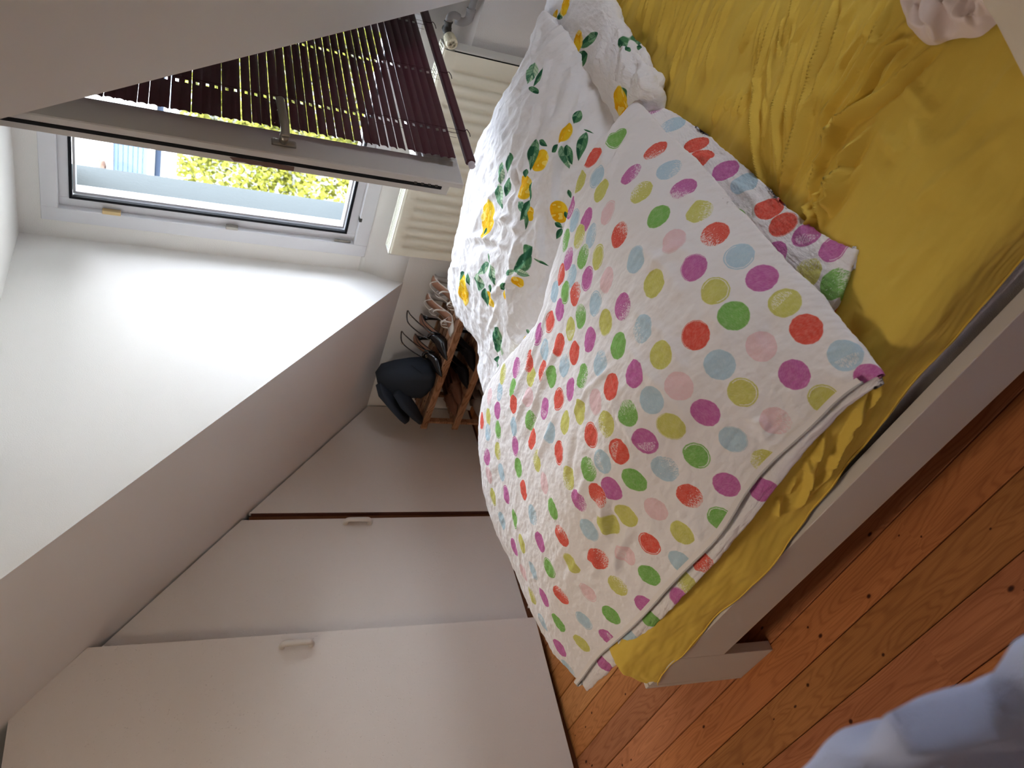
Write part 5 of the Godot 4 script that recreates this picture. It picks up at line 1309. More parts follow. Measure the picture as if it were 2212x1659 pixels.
# height of the creases at each cloth coordinate
func creased(UV: Array, creases: Array) -> PackedFloat32Array:
	var h := PackedFloat32Array()
	h.resize(UV.size())
	var cell := 0.04
	var bins := {}
	for ci in creases.size():
		var c = creases[ci]
		var pts: PackedVector2Array = c[2]
		for k in pts.size() - 1:
			var a := pts[k]
			var b := pts[k + 1]
			var r: float = c[1] * 3.2
			var lo := Vector2i(((Vector2(min(a.x, b.x), min(a.y, b.y)) - Vector2(r, r)) / cell).floor())
			var hi := Vector2i(((Vector2(max(a.x, b.x), max(a.y, b.y)) + Vector2(r, r)) / cell).floor())
			for x in range(lo.x, hi.x + 1):
				for y in range(lo.y, hi.y + 1):
					var key := Vector2i(x, y)
					if not bins.has(key):
						bins[key] = []
					bins[key].append([ci, k])
	for i in UV.size():
		var p: Vector2 = UV[i]
		var key := Vector2i((p / cell).floor())
		if not bins.has(key):
			continue
		var best := {}
		for e in bins[key]:
			var c = creases[e[0]]
			var pts: PackedVector2Array = c[2]
			var a := pts[e[1]]
			var b := pts[e[1] + 1]
			var ab := b - a
			var t := clampf((p - a).dot(ab) / max(ab.length_squared(), 1e-8), 0.0, 1.0)
			var d := p.distance_to(a + ab * t)
			var along: float = (e[1] + t) / (pts.size() - 1)
			var v: float = (1.4 * exp(-pow(d / c[1], 1.8)) - 0.4 * exp(-d * d / (4.0 * c[1] * c[1]))) * min(1.0, min(along, 1.0 - along) * 5.0 + 0.12)
			if not best.has(e[0]) or absf(best[e[0]]) < absf(v):
				best[e[0]] = v
		for k in best:
			h[i] += best[k] * creases[k][0]
	return h


func cloth(n: String, ctrl: PackedFloat32Array, ni: int, nj: int, nu: int, nv: int, m: Material, parent: Node, creases: Array, wob: Array, org: Vector2, size: Vector2, thick := 0.012):
	var g := patch(ctrl, ni, nj, nu, nv)
	var N := grid_normals(g.P, nu, nv, Vector3.UP)
	var h := creased(g.UV, creases)
	for i in nu * nv:
		var p: Vector2 = g.UV[i]
		var d := h[i]
		for w in wob:
			# [noise, stretch along u, stretch along v, height]
			d += w[0].get_noise_2d(p.x * w[1], p.y * w[2]) * w[3]
		g.P[i] += N[i] * d
		g.UV[i] = (p - org) / size
	N = grid_normals(g.P, nu, nv, Vector3.UP)
	return obj(n, cloth_mesh(g.P, N, g.UV, nu, nv, thick), m, parent)


func sheet():
	var o = thing("bed_sheet", "mustard yellow stretched jersey bed sheet full of radiating creases", "bed sheet")
	# cloth coordinates are the bed's own: x along it, y across it
	var nu := 600
	var nv := 480
	var P := []
	var UV := []
	P.resize(nu * nv)
	UV.resize(nu * nv)
	var x0 := -0.13
	var x1 := 2.03
	var y0 := -1.60
	var y1 := 0.115
	var R := 0.045
	var edge := -0.040
	var xe := 0.045
	for i in nu:
		for j in nv:
			UV[i * nv + j] = Vector2(lerpf(x0, x1, float(i) / (nu - 1)), lerpf(y0, y1, float(j) / (nv - 1)))
	var h := creased(UV, SHEET_FOLDS)
	var soft := noise(3.0, 21, 2)
	var tight := noise(1.0, 22, 2)
	for i in nu:
		for j in nv:
			var p: Vector2 = UV[i * nv + j]
			# hem: hangs lower at the head side, is drawn up towards the foot
			var t := clampf(p.x / 1.6, 0.0, 1.0)
			var hem := lerpf(0.125, 0.090, smoothstep(0.3, 1.0, t))
			var over: float = p.y - (edge - R)
			if over > 0.0:
				over = over / (y1 - edge + R) * (hem + R)
			var down := roll(over, R)
			var eover: float = (xe + R) - p.x
			if eover > 0.0:
				eover = eover / (xe + R - x0) * 0.16
			var edown := roll(eover, R)
			var q := Vector2(p.x, p.y)
			if over > 0.0:
				q.y = (edge - R) + down.x + 0.034 * minf(down.y / 0.12, 1.1) * (1.0 - smoothstep(0.65, 1.2, p.x))
			if eover > 0.0:
				q.x = (xe + R) - edown.x - edown.y * 0.5
			var y := BED_TOP - maxf(down.y, edown.y) - 0.3 * minf(down.y, edown.y)
			# the sheet bellies over the rail near the foot of the bed
			P[i * nv + j] = bed_point(q, y)
			h[i * nv + j] += soft.get_noise_2d(p.x, p.y) * 0.006 + tight.get_noise_2d(p.x * 9.0 + p.y * 4.0, p.y * 26.0) * 0.0012
	var N := grid_normals(P, nu, nv, Vector3.UP)
	for i in nu * nv:
		P[i] += N[i] * max(h[i] * 2.2, -0.010)
	N = grid_normals(P, nu, nv, Vector3.UP)
	obj("sheet_cloth", cloth_mesh(P, N, UV, nu, nv, 0.0), M.sheet, o)
	# stitched hem along the front edge
	var s := start(true)
	var line := PackedVector3Array()
	for i in range(0, nu, 6):
		line.append(P[i * nv + nv - 3] + N[i * nv + nv - 3] * 0.0015)
	bar(s, line, 0.0022, 0.0016, Vector3.UP, 6)
	obj("hem", s, M.sheet, o)


# (how far out, how far down) a cloth gets that rolls over an edge of radius r
func roll(d: float, r: float) -> Vector2:
	if d <= 0.0:
		return Vector2.ZERO
	var a := d / r
	if a < PI / 2.0:
		return Vector2(sin(a) * r, r - cos(a) * r)
	return Vector2(r, r + (d - r * PI / 2.0))


# ------------------------------------------------------------------ printed duvets
func print_dots(dots: PackedFloat32Array, org: Vector2, size: Vector2, w: int, hgt: int) -> StandardMaterial3D:
	var paint := [Color(0.49, 0.71, 0.36), Color(0.88, 0.35, 0.29), Color(0.76, 0.41, 0.64), Color(0.80, 0.79, 0.42), Color(0.71, 0.81, 0.86), Color(0.92, 0.79, 0.80)]
	var white := Color(0.93, 0.915, 0.91)
	var im := Image.create(w, hgt, false, Image.FORMAT_RGB8)
	im.fill(white)
	var f := noise(0.11, 6, 2)
	var g := noise(0.03, 9, 2)
	var r2 := RandomNumberGenerator.new()
	r2.seed = 77
	for k in range(0, dots.size(), 3):
		var c: Color = paint[int(dots[k])]
		var at := (Vector2(dots[k + 1], dots[k + 2]) - org) / size * Vector2(w, hgt)
		var rx := 0.0318 / size.x * w
		var ry := 0.0318 / size.y * hgt
		var style := r2.randf()
		var dir := r2.randf() * TAU
		var ca := cos(dir)
		var sa := sin(dir)
		var seed_off := r2.randf() * 900.0
		for y in range(max(0, int(at.y - ry * 1.1)), min(hgt, int(at.y + ry * 1.1) + 1)):
			for x in range(max(0, int(at.x - rx * 1.1)), min(w, int(at.x + rx * 1.1) + 1)):
				var ux := (x - at.x) / rx
				var uy := (y - at.y) / ry
				var d := sqrt(ux * ux + uy * uy)
				if d > 1.08:
					continue
				d += 0.03 * g.get_noise_2d(x * 2.0 + seed_off, y * 2.0)
				if d > 1.0:
					continue
				var al := clampf((1.0 - d) * 25.0, 0.0, 1.0)
				var p := ux * ca + uy * sa
				var q := -ux * sa + uy * ca
				var br: float = f.get_noise_2d((p * 30.0 + seed_off), q * 95.0)
				var bl: float = g.get_noise_2d(x * 1.6 + seed_off, y * 1.6)
				if style < 0.26:
					# dry brush towards one side
					if br + 0.3 * bl > 0.62 - 0.85 * max(p + 0.15, 0.0):
						al *= 0.2
				elif style < 0.42:
					# a pale ring just inside the edge
					if d < 0.90 and d > 0.83 and p > -0.45:
						al *= 0.2
				elif style < 0.5:
					if d < 0.78 and p > 0.1 and br > 0.0:
						al *= 0.3
				elif style < 0.7:
					if d < 0.95 and d > 0.91 and q > -0.2:
						al *= 0.3
				al *= 0.90 + 0.16 * br + 0.10 * bl
				im.set_pixel(x, y, white.lerp(c, clampf(al, 0.0, 1.0)))
	return print_material(im)


func print_material(im: Image) -> StandardMaterial3D:
	var m := mat(Color.WHITE, 0.9, 0.15)
	m.albedo_texture = ImageTexture.create_from_image(im)
	m.heightmap_enabled = true
	m.heightmap_texture = M.crinkle
	m.heightmap_scale = 0.30
	return m


func dotted_duvet():
	# fine crinkle of washed cotton, shared by both duvets
	var cr := noise(0.03, 31, 4).get_image(1024, 1024)
	M.crinkle = ImageTexture.create_from_image(cr)
	var o = thing("dotted_duvet", "white duvet with multicoloured printed dots, folded over across the bed", "duvet")
	var wob := [[noise(2.4, 41, 2), 1.0, 1.0, 0.008], [ridged(5.0, 42), 1.0, 1.6, 0.0030], [noise(26.0, 43, 2), 1.0, 2.2, 0.0016]]
	cloth("duvet_top", DOT_TOP, 13, 7, 420, 300, print_dots(DOTS_TOP, Vector2(-2.45, -2.05), Vector2(1.9, 1.3), 2048, 1400), o, CREASE_TOP, wob, Vector2(-2.45, -2.05), Vector2(1.9, 1.3))
	cloth("duvet_underside", DOT_BAND, 9, 5, 220, 40, print_dots(DOTS_BAND, Vector2(-2.35, -1.2), Vector2(1.8, 0.5), 1536, 426), o, [], [wob[1], wob[2]], Vector2(-2.35, -1.2), Vector2(1.8, 0.5), 0.004)
	cloth("folded_layer", DOT_UNDER, 10, 6, 180, 120, print_dots(DOTS_UNDER, Vector2(-1.0, -2.1), Vector2(0.5, 1.2), 512, 1228), o, CREASE_UNDER, wob, Vector2(-1.0, -2.1), Vector2(0.5, 1.2), 0.004)
	# zip along the front edge
	var g := patch(DOT_TOP, 13, 7, 240, 200)
	var N := grid_normals(g.P, 240, 200, Vector3.UP)
	var tape := start(true)
	var teeth := start(true)
	var line := PackedVector3Array()
	var last := []
	for i in range(46, 214, 2):
		var wv := sin(i * 0.16) * 0.003
		var a: Vector3 = g.P[i * 200] + N[i * 200] * 0.0015
		var inw: Vector3 = (g.P[i * 200 + 6] - g.P[i * 200]).normalized()
		var p := [a + inw * (0.0125 + wv) + N[i * 200 + 3] * 0.0105, a + N[i * 200] * 0.009 + inw * wv]
		if last.size():
			face(tape, [last[0], p[0], p[1], last[1]], Vector3.UP)
			face(tape, [last[0] - Vector3(0, 0.002, 0), p[0] - Vector3(0, 0.002, 0), p[1] - Vector3(0, 0.002, 0), last[1] - Vector3(0, 0.002, 0)], Vector3.DOWN)
		last = p
		line.append(p[1] + Vector3(0, -0.002, 0))
	obj("zip_tape", tape, M.zip, o)
	bar(teeth, line, 0.0035, 0.0028, Vector3.UP, 6)
	obj("zip_teeth", teeth, M.zip_teeth, o)


func print_lemons(items: PackedFloat32Array, org: Vector2, size: Vector2, w: int, hgt: int) -> StandardMaterial3D:
	var white := Color(0.93, 0.925, 0.925)
	var im := Image.create(w, hgt, false, Image.FORMAT_RGB8)
	im.fill(white)
	var f := noise(0.02, 15, 2)
	var px := Vector2(w, hgt) / size
	for k in range(0, items.size(), 6):
		var kind := int(items[k])
		var a := (Vector2(items[k + 1], items[k + 2]) - org) * px
		var b := (Vector2(items[k + 3], items[k + 4]) - org) * px
		var wd: float = items[k + 5] * px.x
		var ax := b - a
		var len := ax.length()
		ax /= max(len, 0.001)
		var sd := Vector2(-ax.y, ax.x)
		var lo := Vector2(min(a.x, b.x), min(a.y, b.y)) - Vector2(wd, wd)
		var hi := Vector2(max(a.x, b.x), max(a.y, b.y)) + Vector2(wd, wd)
		for y in range(max(0, int(lo.y)), min(hgt, int(hi.y) + 1)):
			for x in range(max(0, int(lo.x)), min(w, int(hi.x) + 1)):
				var d := Vector2(x, y) - a
				var t := d.dot(ax) / len
				if t < 0.0 or t > 1.0:
					continue
				var q := d.dot(sd) / (wd * 0.5)
				var e := 0.0
				var c := white
				var n1: float = f.get_noise_2d(x * 1.0, y * 1.0)
				if kind == 0 or kind == 3:
					# lemon: egg with a nipple
					var half := sqrt(maxf(0.0, 1.0 - pow(absf(2.0 * t - 1.0), 2.4)))
					e = half - absf(q)
					c = Color(0.96, 0.80, 0.20).lerp(Color(0.93, 0.66, 0.08), clampf(0.5 + q * 0.6 + n1, 0, 1))
					if n1 > 0.25:
						c = c.lerp(Color(1.0, 0.93, 0.55), 0.7)
					if kind == 3:
						var r := sqrt(pow(2.0 * t - 1.0, 2.0) + q * q)
						c = Color(1.0, 0.93, 0.62) if r > 0.72 else Color(0.98, 0.86, 0.36)
						if r < 0.7 and absf(fposmod(atan2(q, 2.0 * t - 1.0) * 8.0 / TAU, 1.0) - 0.5) > 0.42:
							c = Color(1.0, 0.95, 0.75)
				else:
					# leaf: a pointed blade with a rib, one half darker
					var half := pow(sin(PI * pow(t, 0.8)), 0.9)
					e = half - absf(q)
					var vein := absf(fposmod(t * 7.0 - absf(q) * 1.5, 1.0) - 0.5) < 0.08
					if kind == 1:
						c = Color(0.17, 0.36, 0.26) if q > 0.0 else Color(0.33, 0.53, 0.37)
						if n1 > 0.2:
							c = c.lerp(Color(0.62, 0.76, 0.60), 0.6)
					else:
						c = Color(0.55, 0.72, 0.58) if q > 0.0 else Color(0.76, 0.86, 0.73)
						if n1 > 0.25:
							c = c.lerp(Color(0.24, 0.46, 0.35), 0.7)
					if vein or absf(q) < 0.10:
						c = c.lerp(Color(0.20, 0.38, 0.28), 0.5)
				if e <= 0.0:
					continue
				im.set_pixel(x, y, im.get_pixel(x, y).lerp(c, clampf(e * 8.0, 0.0, 1.0)))
	return print_material(im)


func lemon_duvet():
	var o = thing("lemon_duvet", "white duvet printed with lemons and green leaves, heaped by the window", "duvet")
	var wob := [[noise(2.6, 51, 2), 1.0, 1.0, 0.012], [ridged(4.2, 52), 1.0, 1.5, 0.0085], [ridged(11.0, 53), 1.3, 1.0, 0.0030]]
	cloth("duvet_top", LEMON_TOP, 13, 9, 380, 280, print_lemons(LEMONS_TOP, Vector2(-2.25, -2.75), Vector2(1.6, 1.05), 2048, 1344), o, CREASE_LEMON, wob, Vector2(-2.25, -2.75), Vector2(1.6, 1.05))
	cloth("folded_layer", LEMON_UNDER, 6, 7, 150, 150, print_lemons(LEMONS_UNDER, Vector2(-0.95, -2.85), Vector2(0.5, 1.05), 512, 1075), o, CREASE_LEMON_UNDER, [wob[1], wob[2]], Vector2(-0.95, -2.85), Vector2(0.5, 1.05), 0.004)


# ------------------------------------------------------------------ loose cloth and shoes
func pillow():
	# crumpled satin pillowcase
	var o = thing("satin_pillowcase", "crumpled pale rose satin pillowcase lying on the yellow sheet", "pillowcase")
	var ctrl := PackedFloat32Array()
	var pts := [
		[Vector3(-0.215, 0.482, -1.262), Vector3(-0.228, 0.482, -1.198), Vector3(-0.196, 0.482, -1.150), Vector3(-0.178, 0.482, -1.110), Vector3(-0.150, 0.482, -1.092), Vector3(-0.132, 0.482, -1.088)],
		[Vector3(-0.205, 0.500, -1.275), Vector3(-0.210, 0.520, -1.205), Vector3(-0.182, 0.512, -1.160), Vector3(-0.160, 0.525, -1.120), Vector3(-0.136, 0.505, -1.104), Vector3(-0.118, 0.50, -1.10)],
		[Vector3(-0.175, 0.515, -1.290), Vector3(-0.178, 0.508, -1.222), Vector3(-0.160, 0.540, -1.180), Vector3(-0.140, 0.515, -1.140), Vector3(-0.116, 0.530, -1.120), Vector3(-0.10, 0.51, -1.115)],
		[Vector3(-0.130, 0.545, -1.310), Vector3(-0.135, 0.535, -1.245), Vector3(-0.125, 0.520, -1.205), Vector3(-0.105, 0.545, -1.160), Vector3(-0.090, 0.530, -1.140), Vector3(-0.08, 0.52, -1.13)],
		[Vector3(-0.060, 0.55, -1.33), Vector3(-0.065, 0.555, -1.27), Vector3(-0.06, 0.55, -1.22), Vector3(-0.045, 0.555, -1.18), Vector3(-0.03, 0.55, -1.15), Vector3(0.0, 0.53, -1.12)],
		[Vector3(0.02, 0.54, -1.35), Vector3(0.02, 0.55, -1.29), Vector3(0.02, 0.55, -1.24), Vector3(0.03, 0.55, -1.20), Vector3(0.04, 0.54, -1.17), Vector3(0.05, 0.52, -1.14)],
		[Vector3(0.06, 0.483, -1.36), Vector3(0.06, 0.483, -1.30), Vector3(0.06, 0.483, -1.25), Vector3(0.06, 0.483, -1.21), Vector3(0.07, 0.483, -1.18), Vector3(0.08, 0.483, -1.15)]]
	for j in 6:
		for i in 7:
			var p: Vector3 = pts[i][j]
			ctrl.append_array([p.x, p.y, p.z, i * 0.05, j * 0.05])
	var cr := [[0.016, 0.010, PackedVector2Array([Vector2(0.0, 0.075), Vector2(0.08, 0.082), Vector2(0.2, 0.07)])], [-0.016, 0.010, PackedVector2Array([Vector2(0.03, 0.10), Vector2(0.12, 0.105), Vector2(0.25, 0.12)])], [0.012, 0.009, PackedVector2Array([Vector2(0.04, 0.125), Vector2(0.12, 0.14), Vector2(0.2, 0.15)])], [-0.014, 0.009, PackedVector2Array([Vector2(0.02, 0.16), Vector2(0.1, 0.17), Vector2(0.2, 0.19)])], [0.012, 0.010, PackedVector2Array([Vector2(0.05, 0.03), Vector2(0.13, 0.04), Vector2(0.22, 0.03)])], [0.010, 0.008, PackedVector2Array([Vector2(0.03, 0.205), Vector2(0.10, 0.20), Vector2(0.2, 0.21)])]]
	cloth("satin_cloth", ctrl, 6, 7, 90, 100, M.satin, o, cr, [[noise(12.0, 61, 2), 1.0, 1.0, 0.008]], Vector2.ZERO, Vector2.ONE, 0.003)
	# plump cream pillow beside it
	var q = thing("pillow", "plain cream pillow at the head of the bed, cut by the picture's edge", "pillow", Vector3(0.125, 0.486, -0.97), -0.32)
	obj("pillow_cover", cushion(0.31, 0.36, 0.075), M.cream, q)


func cushion(hx: float, hz: float, hy: float) -> ArrayMesh:
	var nu := 60
	var nv := 50
	var P := []
	var UV := []
	P.resize(nu * nv)
	UV.resize(nu * nv)
	var f := noise(4.0, 71, 2)
	for i in nu:
		for j in nv:
			var a := -1.0 + 2.0 * i / (nu - 1)
			var b := -1.0 + 2.0 * j / (nv - 1)
			var puff := pow(maxf(0.0, (1.0 - pow(absf(a), 3.0)) * (1.0 - pow(absf(b), 3.0))), 0.55)
			var pull := 1.0 - 0.06 * (1.0 - absf(b)) * absf(a) - 0.06 * (1.0 - absf(a)) * absf(b)
			P[i * nv + j] = Vector3(a * hx * pull, hy * puff * 1.6 + 0.004 + f.get_noise_2d(a, b) * 0.006 * puff, b * hz * pull)
			UV[i * nv + j] = Vector2(a, b)
	return cloth_mesh(P, grid_normals(P, nu, nv, Vector3.UP), UV, nu, nv, 0.003)


func shoe_rack():
	var o = thing("shoe_rack", "brown slatted wooden shoe rack with three shelves against the knee wall", "shoe rack")
	var zf := -2.868
	var zb := -3.135
	for y in [0.388, 0.212, 0.045]:
		part_box("front_rail", Vector3(-3.012, y - 0.030, zf - 0.014), Vector3(-2.10, y + 0.004, zf), M.rack, o, 0.0015)
		part_box("back_rail", Vector3(-3.012, y - 0.030, zb), Vector3(-2.10, y + 0.004, zb + 0.014), M.rack, o, 0.0015)
		for k in 5:
			var z := zf - 0.022 - 0.046 * k
			part_box("slat", Vector3(-3.006, y - 0.014, z - 0.036), Vector3(-2.106, y, z), M.rack if k % 2 else M.rack_dark, o, 0.0015)
	for x in [-2.985, -2.155]:
		for z in [zf - 0.046, zb + 0.016]:
			part_box("post", Vector3(x, 0.0, z), Vector3(x + 0.016, 0.372, z + 0.030), M.rack, o, 0.0015)


# a point on a shoe: t from heel to toe, a across, h above the sole
func foot(t: float, a: float, h: float, S: Dictionary) -> Vector3:
	return Vector3(a * foot_w(t, S), foot_y(t, S) + h, t * S.len)


func foot_w(t: float, S: Dictionary) -> float:
	var heel: float = S.w * 0.70
	var waist: float = S.w * 0.62
	var w: float
	if t < 0.12:
		w = heel * sqrt(maxf(0.0, 1.0 - pow((0.12 - t) / 0.125, 2.0)))
	elif t < 0.4:
		w = lerpf(heel, waist, smoothstep(0.12, 0.4, t))
	elif t < 0.68:
		w = lerpf(waist, S.w, smoothstep(0.4, 0.68, t))
	else:
		var q := (t - 0.68) / 0.32
		w = S.w * (1.0 - pow(q, S.toe) * (1.0 - S.tip))
	return maxf(w, 0.0015)


func foot_y(t: float, S: Dictionary) -> float:
	return S.heel * (1.0 - smoothstep(0.10, 0.66, t)) - 0.012 * S.heel / 0.1 * (1.0 - smoothstep(0.0, 0.12, t)) * 0.0 + 0.004


func sole_of(S: Dictionary, y0: float, y1: float, grow: float, t0 := 0.0, t1 := 1.0) -> SurfaceTool:
	var s := start(true)
	var rings := []
	for k in 25:
		var t: float = lerpf(t0, t1, k / 24.0)
		var w := maxf(foot_w(t, S) + grow, 0.001)
		if t1 < 1.0 and k > 20:
			w *= sqrt(maxf(0.1, 1.0 - pow((k - 20) / 4.2, 2.0)))
		var y := foot_y(t, S)
		var z: float = t * S.len + (grow if k == 24 else (-grow if k == 0 else 0.0))
		rings.append(PackedVector3Array([Vector3(-w, y + y0, z), Vector3(w, y + y0, z), Vector3(w, y + y1, z), Vector3(-w, y + y1, z)]))
	skin(s, rings)
	return s


func shoe_thing(n: String, label: String, group: String, heel_at: Vector3, toe_at: Vector3):
	var d := toe_at - heel_at
	return thing(n, label, "shoe", Vector3(heel_at.x, heel_at.y, heel_at.z), atan2(d.x, d.z), group)


func strap(o: Node, n: String, pts: Array, w: float, m: Material, high := 0.0013):
	var s := start(true)
	bar(s, curve(pts, 7), w, high, Vector3.UP, 8)
	obj(n, s, m, o)


func white_sandal(label: String, heel_at: Vector3, toe_at: Vector3, sd: float):
	var o = shoe_thing("strappy_sandal", label, "pair of white strappy sandals on the rack", heel_at, toe_at)
	var S := {"len": 0.232, "w": 0.036, "heel": 0.098, "toe": 3.5, "tip": 0.62}
	obj("sole", sole_of(S, -0.004, 0.0, 0.0018), M.white_leather, o)
	obj("insole", sole_of(S, -0.001, 0.0022, -0.0028, 0.012, 0.80), M.insole, o)
	var s := start(true)
	var r := []
	for k in [[0.0, 0.013, 0.016, 0.022], [0.03, 0.009, 0.010, 0.020], [0.08, 0.011, 0.012, 0.016], [0.096, 0.022, 0.022, 0.022]]:
		var q := PackedVector3Array()
		for c in [[-1, -1], [1, -1], [1, 1], [-1, 1]]:
			q.append(Vector3(c[0] * k[1], k[0], k[3] + c[1] * k[2]))
		r.append(q)
	skin(s, r)
	obj("heel", s, M.white_leather, o)
	var K2 := foot(0.45, -1.25 * sd, 0.026, S)
	var K1 := foot(0.74, 0.62 * sd, 0.036, S)
	strap(o, "strap", [foot(0.22, 1.0 * sd, 0, S), foot(0.25, 0.5 * sd, 0.040, S), foot(0.33, -0.4 * sd, 0.044, S), K2], 0.0042, M.white_leather)
	strap(o, "strap", [foot(0.50, 1.0 * sd, 0.0, S), foot(0.46, 0.7 * sd, 0.036, S), foot(0.45, -0.2 * sd, 0.046, S), K2], 0.0042, M.white_leather)
	strap(o, "strap", [foot(0.30, -1.0 * sd, 0, S), foot(0.30, -1.9 * sd, 0.012, S), foot(0.38, -2.2 * sd, 0.018, S), K2], 0.0024, M.white_leather)
	strap(o, "strap", [K2, foot(0.55, -1.3 * sd, 0.014, S), foot(0.62, -1.05 * sd, 0.0, S)], 0.0032, M.white_leather)
	strap(o, "strap", [foot(0.66, -1.0 * sd, 0.0, S), foot(0.66, -0.9 * sd, 0.030, S), foot(0.69, -0.2 * sd, 0.044, S), K1], 0.0042, M.white_leather)
	strap(o, "strap", [foot(0.74, -1.0 * sd, 0.0, S), foot(0.72, -0.9 * sd, 0.030, S), foot(0.72, -0.2 * sd, 0.044, S), K1], 0.0042, M.white_leather)
	strap(o, "strap", [K1, foot(0.70, 0.9 * sd, 0.026, S), foot(0.64, 1.0 * sd, 0.0, S)], 0.0036, M.white_leather)
	strap(o, "strap", [K1, foot(0.80, 0.95 * sd, 0.022, S), foot(0.82, 1.0 * sd, 0.0, S)], 0.0036, M.white_leather)
	for K in [K1, K2]:
		s = start(true)
		lathe(s, [[0.0, -0.006], [0.0055, -0.004], [0.0068, 0.0], [0.0055, 0.004], [0.0, 0.006]], K, Vector3(1, 0.4, 0.2), 10)
		obj("knot", s, M.white_leather, o)


func vamp(s: SurfaceTool, S: Dictionary, t0: float, peak: float):
	var rings := []
	for k in 15:
		var t: float = lerpf(t0, 1.0, k / 14.0)
		var w := foot_w(t, S) + 0.002
		var y := foot_y(t, S) - 0.002
		var h: float = peak * pow(1.0 - k / 14.0, 0.75) + 0.007 * (1.0 - pow(k / 14.0, 6.0))
		var r := PackedVector3Array()
		for g in 9:
			var a := PI * g / 8.0
			r.append(Vector3(cos(a) * w, y + pow(sin(a), 0.75) * h, t * S.len))
		rings.append(r)
	skin(s, rings)


func buckle(s: SurfaceTool, at: Vector3, u: Vector3, v: Vector3, r: float):
	var pts := PackedVector3Array()
	for k in 13:
		var a := TAU * k / 12.0
		pts.append(at + u * cos(a) * r + v * sin(a) * r * 1.25)
	bar(s, pts, r * 0.16, r * 0.16, u.cross(v), 6)


func slingback(label: String, heel_at: Vector3, toe_at: Vector3, sd: float):
	var o = shoe_thing("slingback_shoe", label, "pair of black slingbacks on the rack", heel_at, toe_at)
	var S := {"len": 0.275, "w": 0.036, "heel": 0.100, "toe": 1.25, "tip": 0.05}
	obj("sole", sole_of(S, -0.004, 0.0, 0.001), M.patent, o)
	obj("insole", sole_of(S, -0.001, 0.0022, -0.002, 0.01, 0.60), M.insole, o)
	var s := start(true)
	vamp(s, S, 0.50, 0.048)
	obj("vamp", s, M.patent, o)
	s = start(true)
	lathe(s, [[0.0, 0.0], [0.006, 0.0], [0.005, 0.02], [0.007, 0.06], [0.017, 0.098], [0.0, 0.1]], Vector3(0, 0, 0.022), Vector3.UP, 12)
	obj("heel", s, M.patent, o)
	strap(o, "heel_strap", [foot(0.52, 1.0, 0.03, S), foot(0.34, 1.25, 0.052, S), foot(0.12, 1.1, 0.062, S), foot(-0.02, 0.0, 0.064, S) + Vector3(0, 0, -0.012), foot(0.12, -1.1, 0.062, S), foot(0.34, -1.25, 0.052, S), foot(0.52, -1.0, 0.03, S)], 0.0014, M.patent, 0.0036)
	strap(o, "vamp_strap", [foot(0.50, 1.05, 0.0, S), foot(0.47, 1.0, 0.036, S), foot(0.49, 0.0, 0.056, S), foot(0.47, -1.0, 0.036, S), foot(0.50, -1.05, 0.0, S)], 0.006, M.patent)
	strap(o, "side_strap", [foot(0.03, 1.0, 0.002, S), foot(0.3, 1.3, 0.03, S), foot(0.5, 1.05, 0.034, S)], 0.0035, M.patent)
	var bk := [[foot(0.56, -0.35 * sd, 0.055, S), Vector3(1, 0, 0), Vector3(0, -0.4, 1).normalized()], [foot(0.15, 1.12 * sd, 0.064, S), Vector3(0, 0, 1), Vector3.UP]]
	if sd > 0.0:
		bk.append([foot(0.64, -0.35, 0.049, S), Vector3(1, 0, 0), Vector3(0, -0.4, 1).normalized()])
	for b in bk:
		s = start(true)
		buckle(s, b[0], b[1], b[2], 0.0062)
		obj("buckle", s, M.gold, o)


func closed_shoe(n: String, label: String, group: String, heel_at: Vector3, toe_at: Vector3, S: Dictionary, m: Material, peak: float, wall: float, bow := false):
	var o = shoe_thing(n, label, group, heel_at, toe_at)
	obj("sole", sole_of(S, -0.004, 0.002, 0.0015), m, o)
	obj("insole", sole_of(S, 0.001, 0.004, -0.002, 0.015, 0.60), M.insole, o)
	var s := start(true)
	vamp(s, S, 0.52, peak)
	obj("vamp", s, m, o)
	s = start(true)
	var path := PackedVector3Array()
	for k in 17:
		var g := PI * k / 16.0
		var t := 0.56 - 0.56 * sin(g)
		var a := cos(g)
		var sidew := foot_w(maxf(t, 0.05), S)
		path.append(Vector3(sidew * clampf(a * 1.6, -1.0, 1.0), foot_y(maxf(t, 0.0), S) + wall * 0.5, t * S.len))
	bar(s, path, 0.0022, wall * 0.5, Vector3.UP, 8)
	obj("counter", s, m, o)
	if S.heel > 0.03:
		s = start(true)
		lathe(s, [[0.0, 0.0], [0.008, 0.0], [0.008, S.heel * 0.5], [0.018, S.heel * 0.95], [0.0, S.heel]], Vector3(0, 0, 0.024), Vector3.UP, 12)
		obj("heel", s, m, o)
	if bow:
		s = start(true)
		var c := foot(0.60, 0.0, peak * 0.95, S)
		for e in [-1.0, 1.0]:
			bar(s, curve([c, c + Vector3(e * 0.012, 0.012, -0.004), c + Vector3(e * 0.022, 0.004, 0.002), c + Vector3(e * 0.010, -0.001, 0.006), c], 5), 0.0012, 0.0012, Vector3.UP, 6)
			bar(s, curve([c, c + Vector3(e * 0.010, 0.006, 0.010), c + Vector3(e * 0.018, -0.006, 0.020)], 5), 0.0012, 0.0012, Vector3.UP, 6)
		obj("bow", s, m, o)


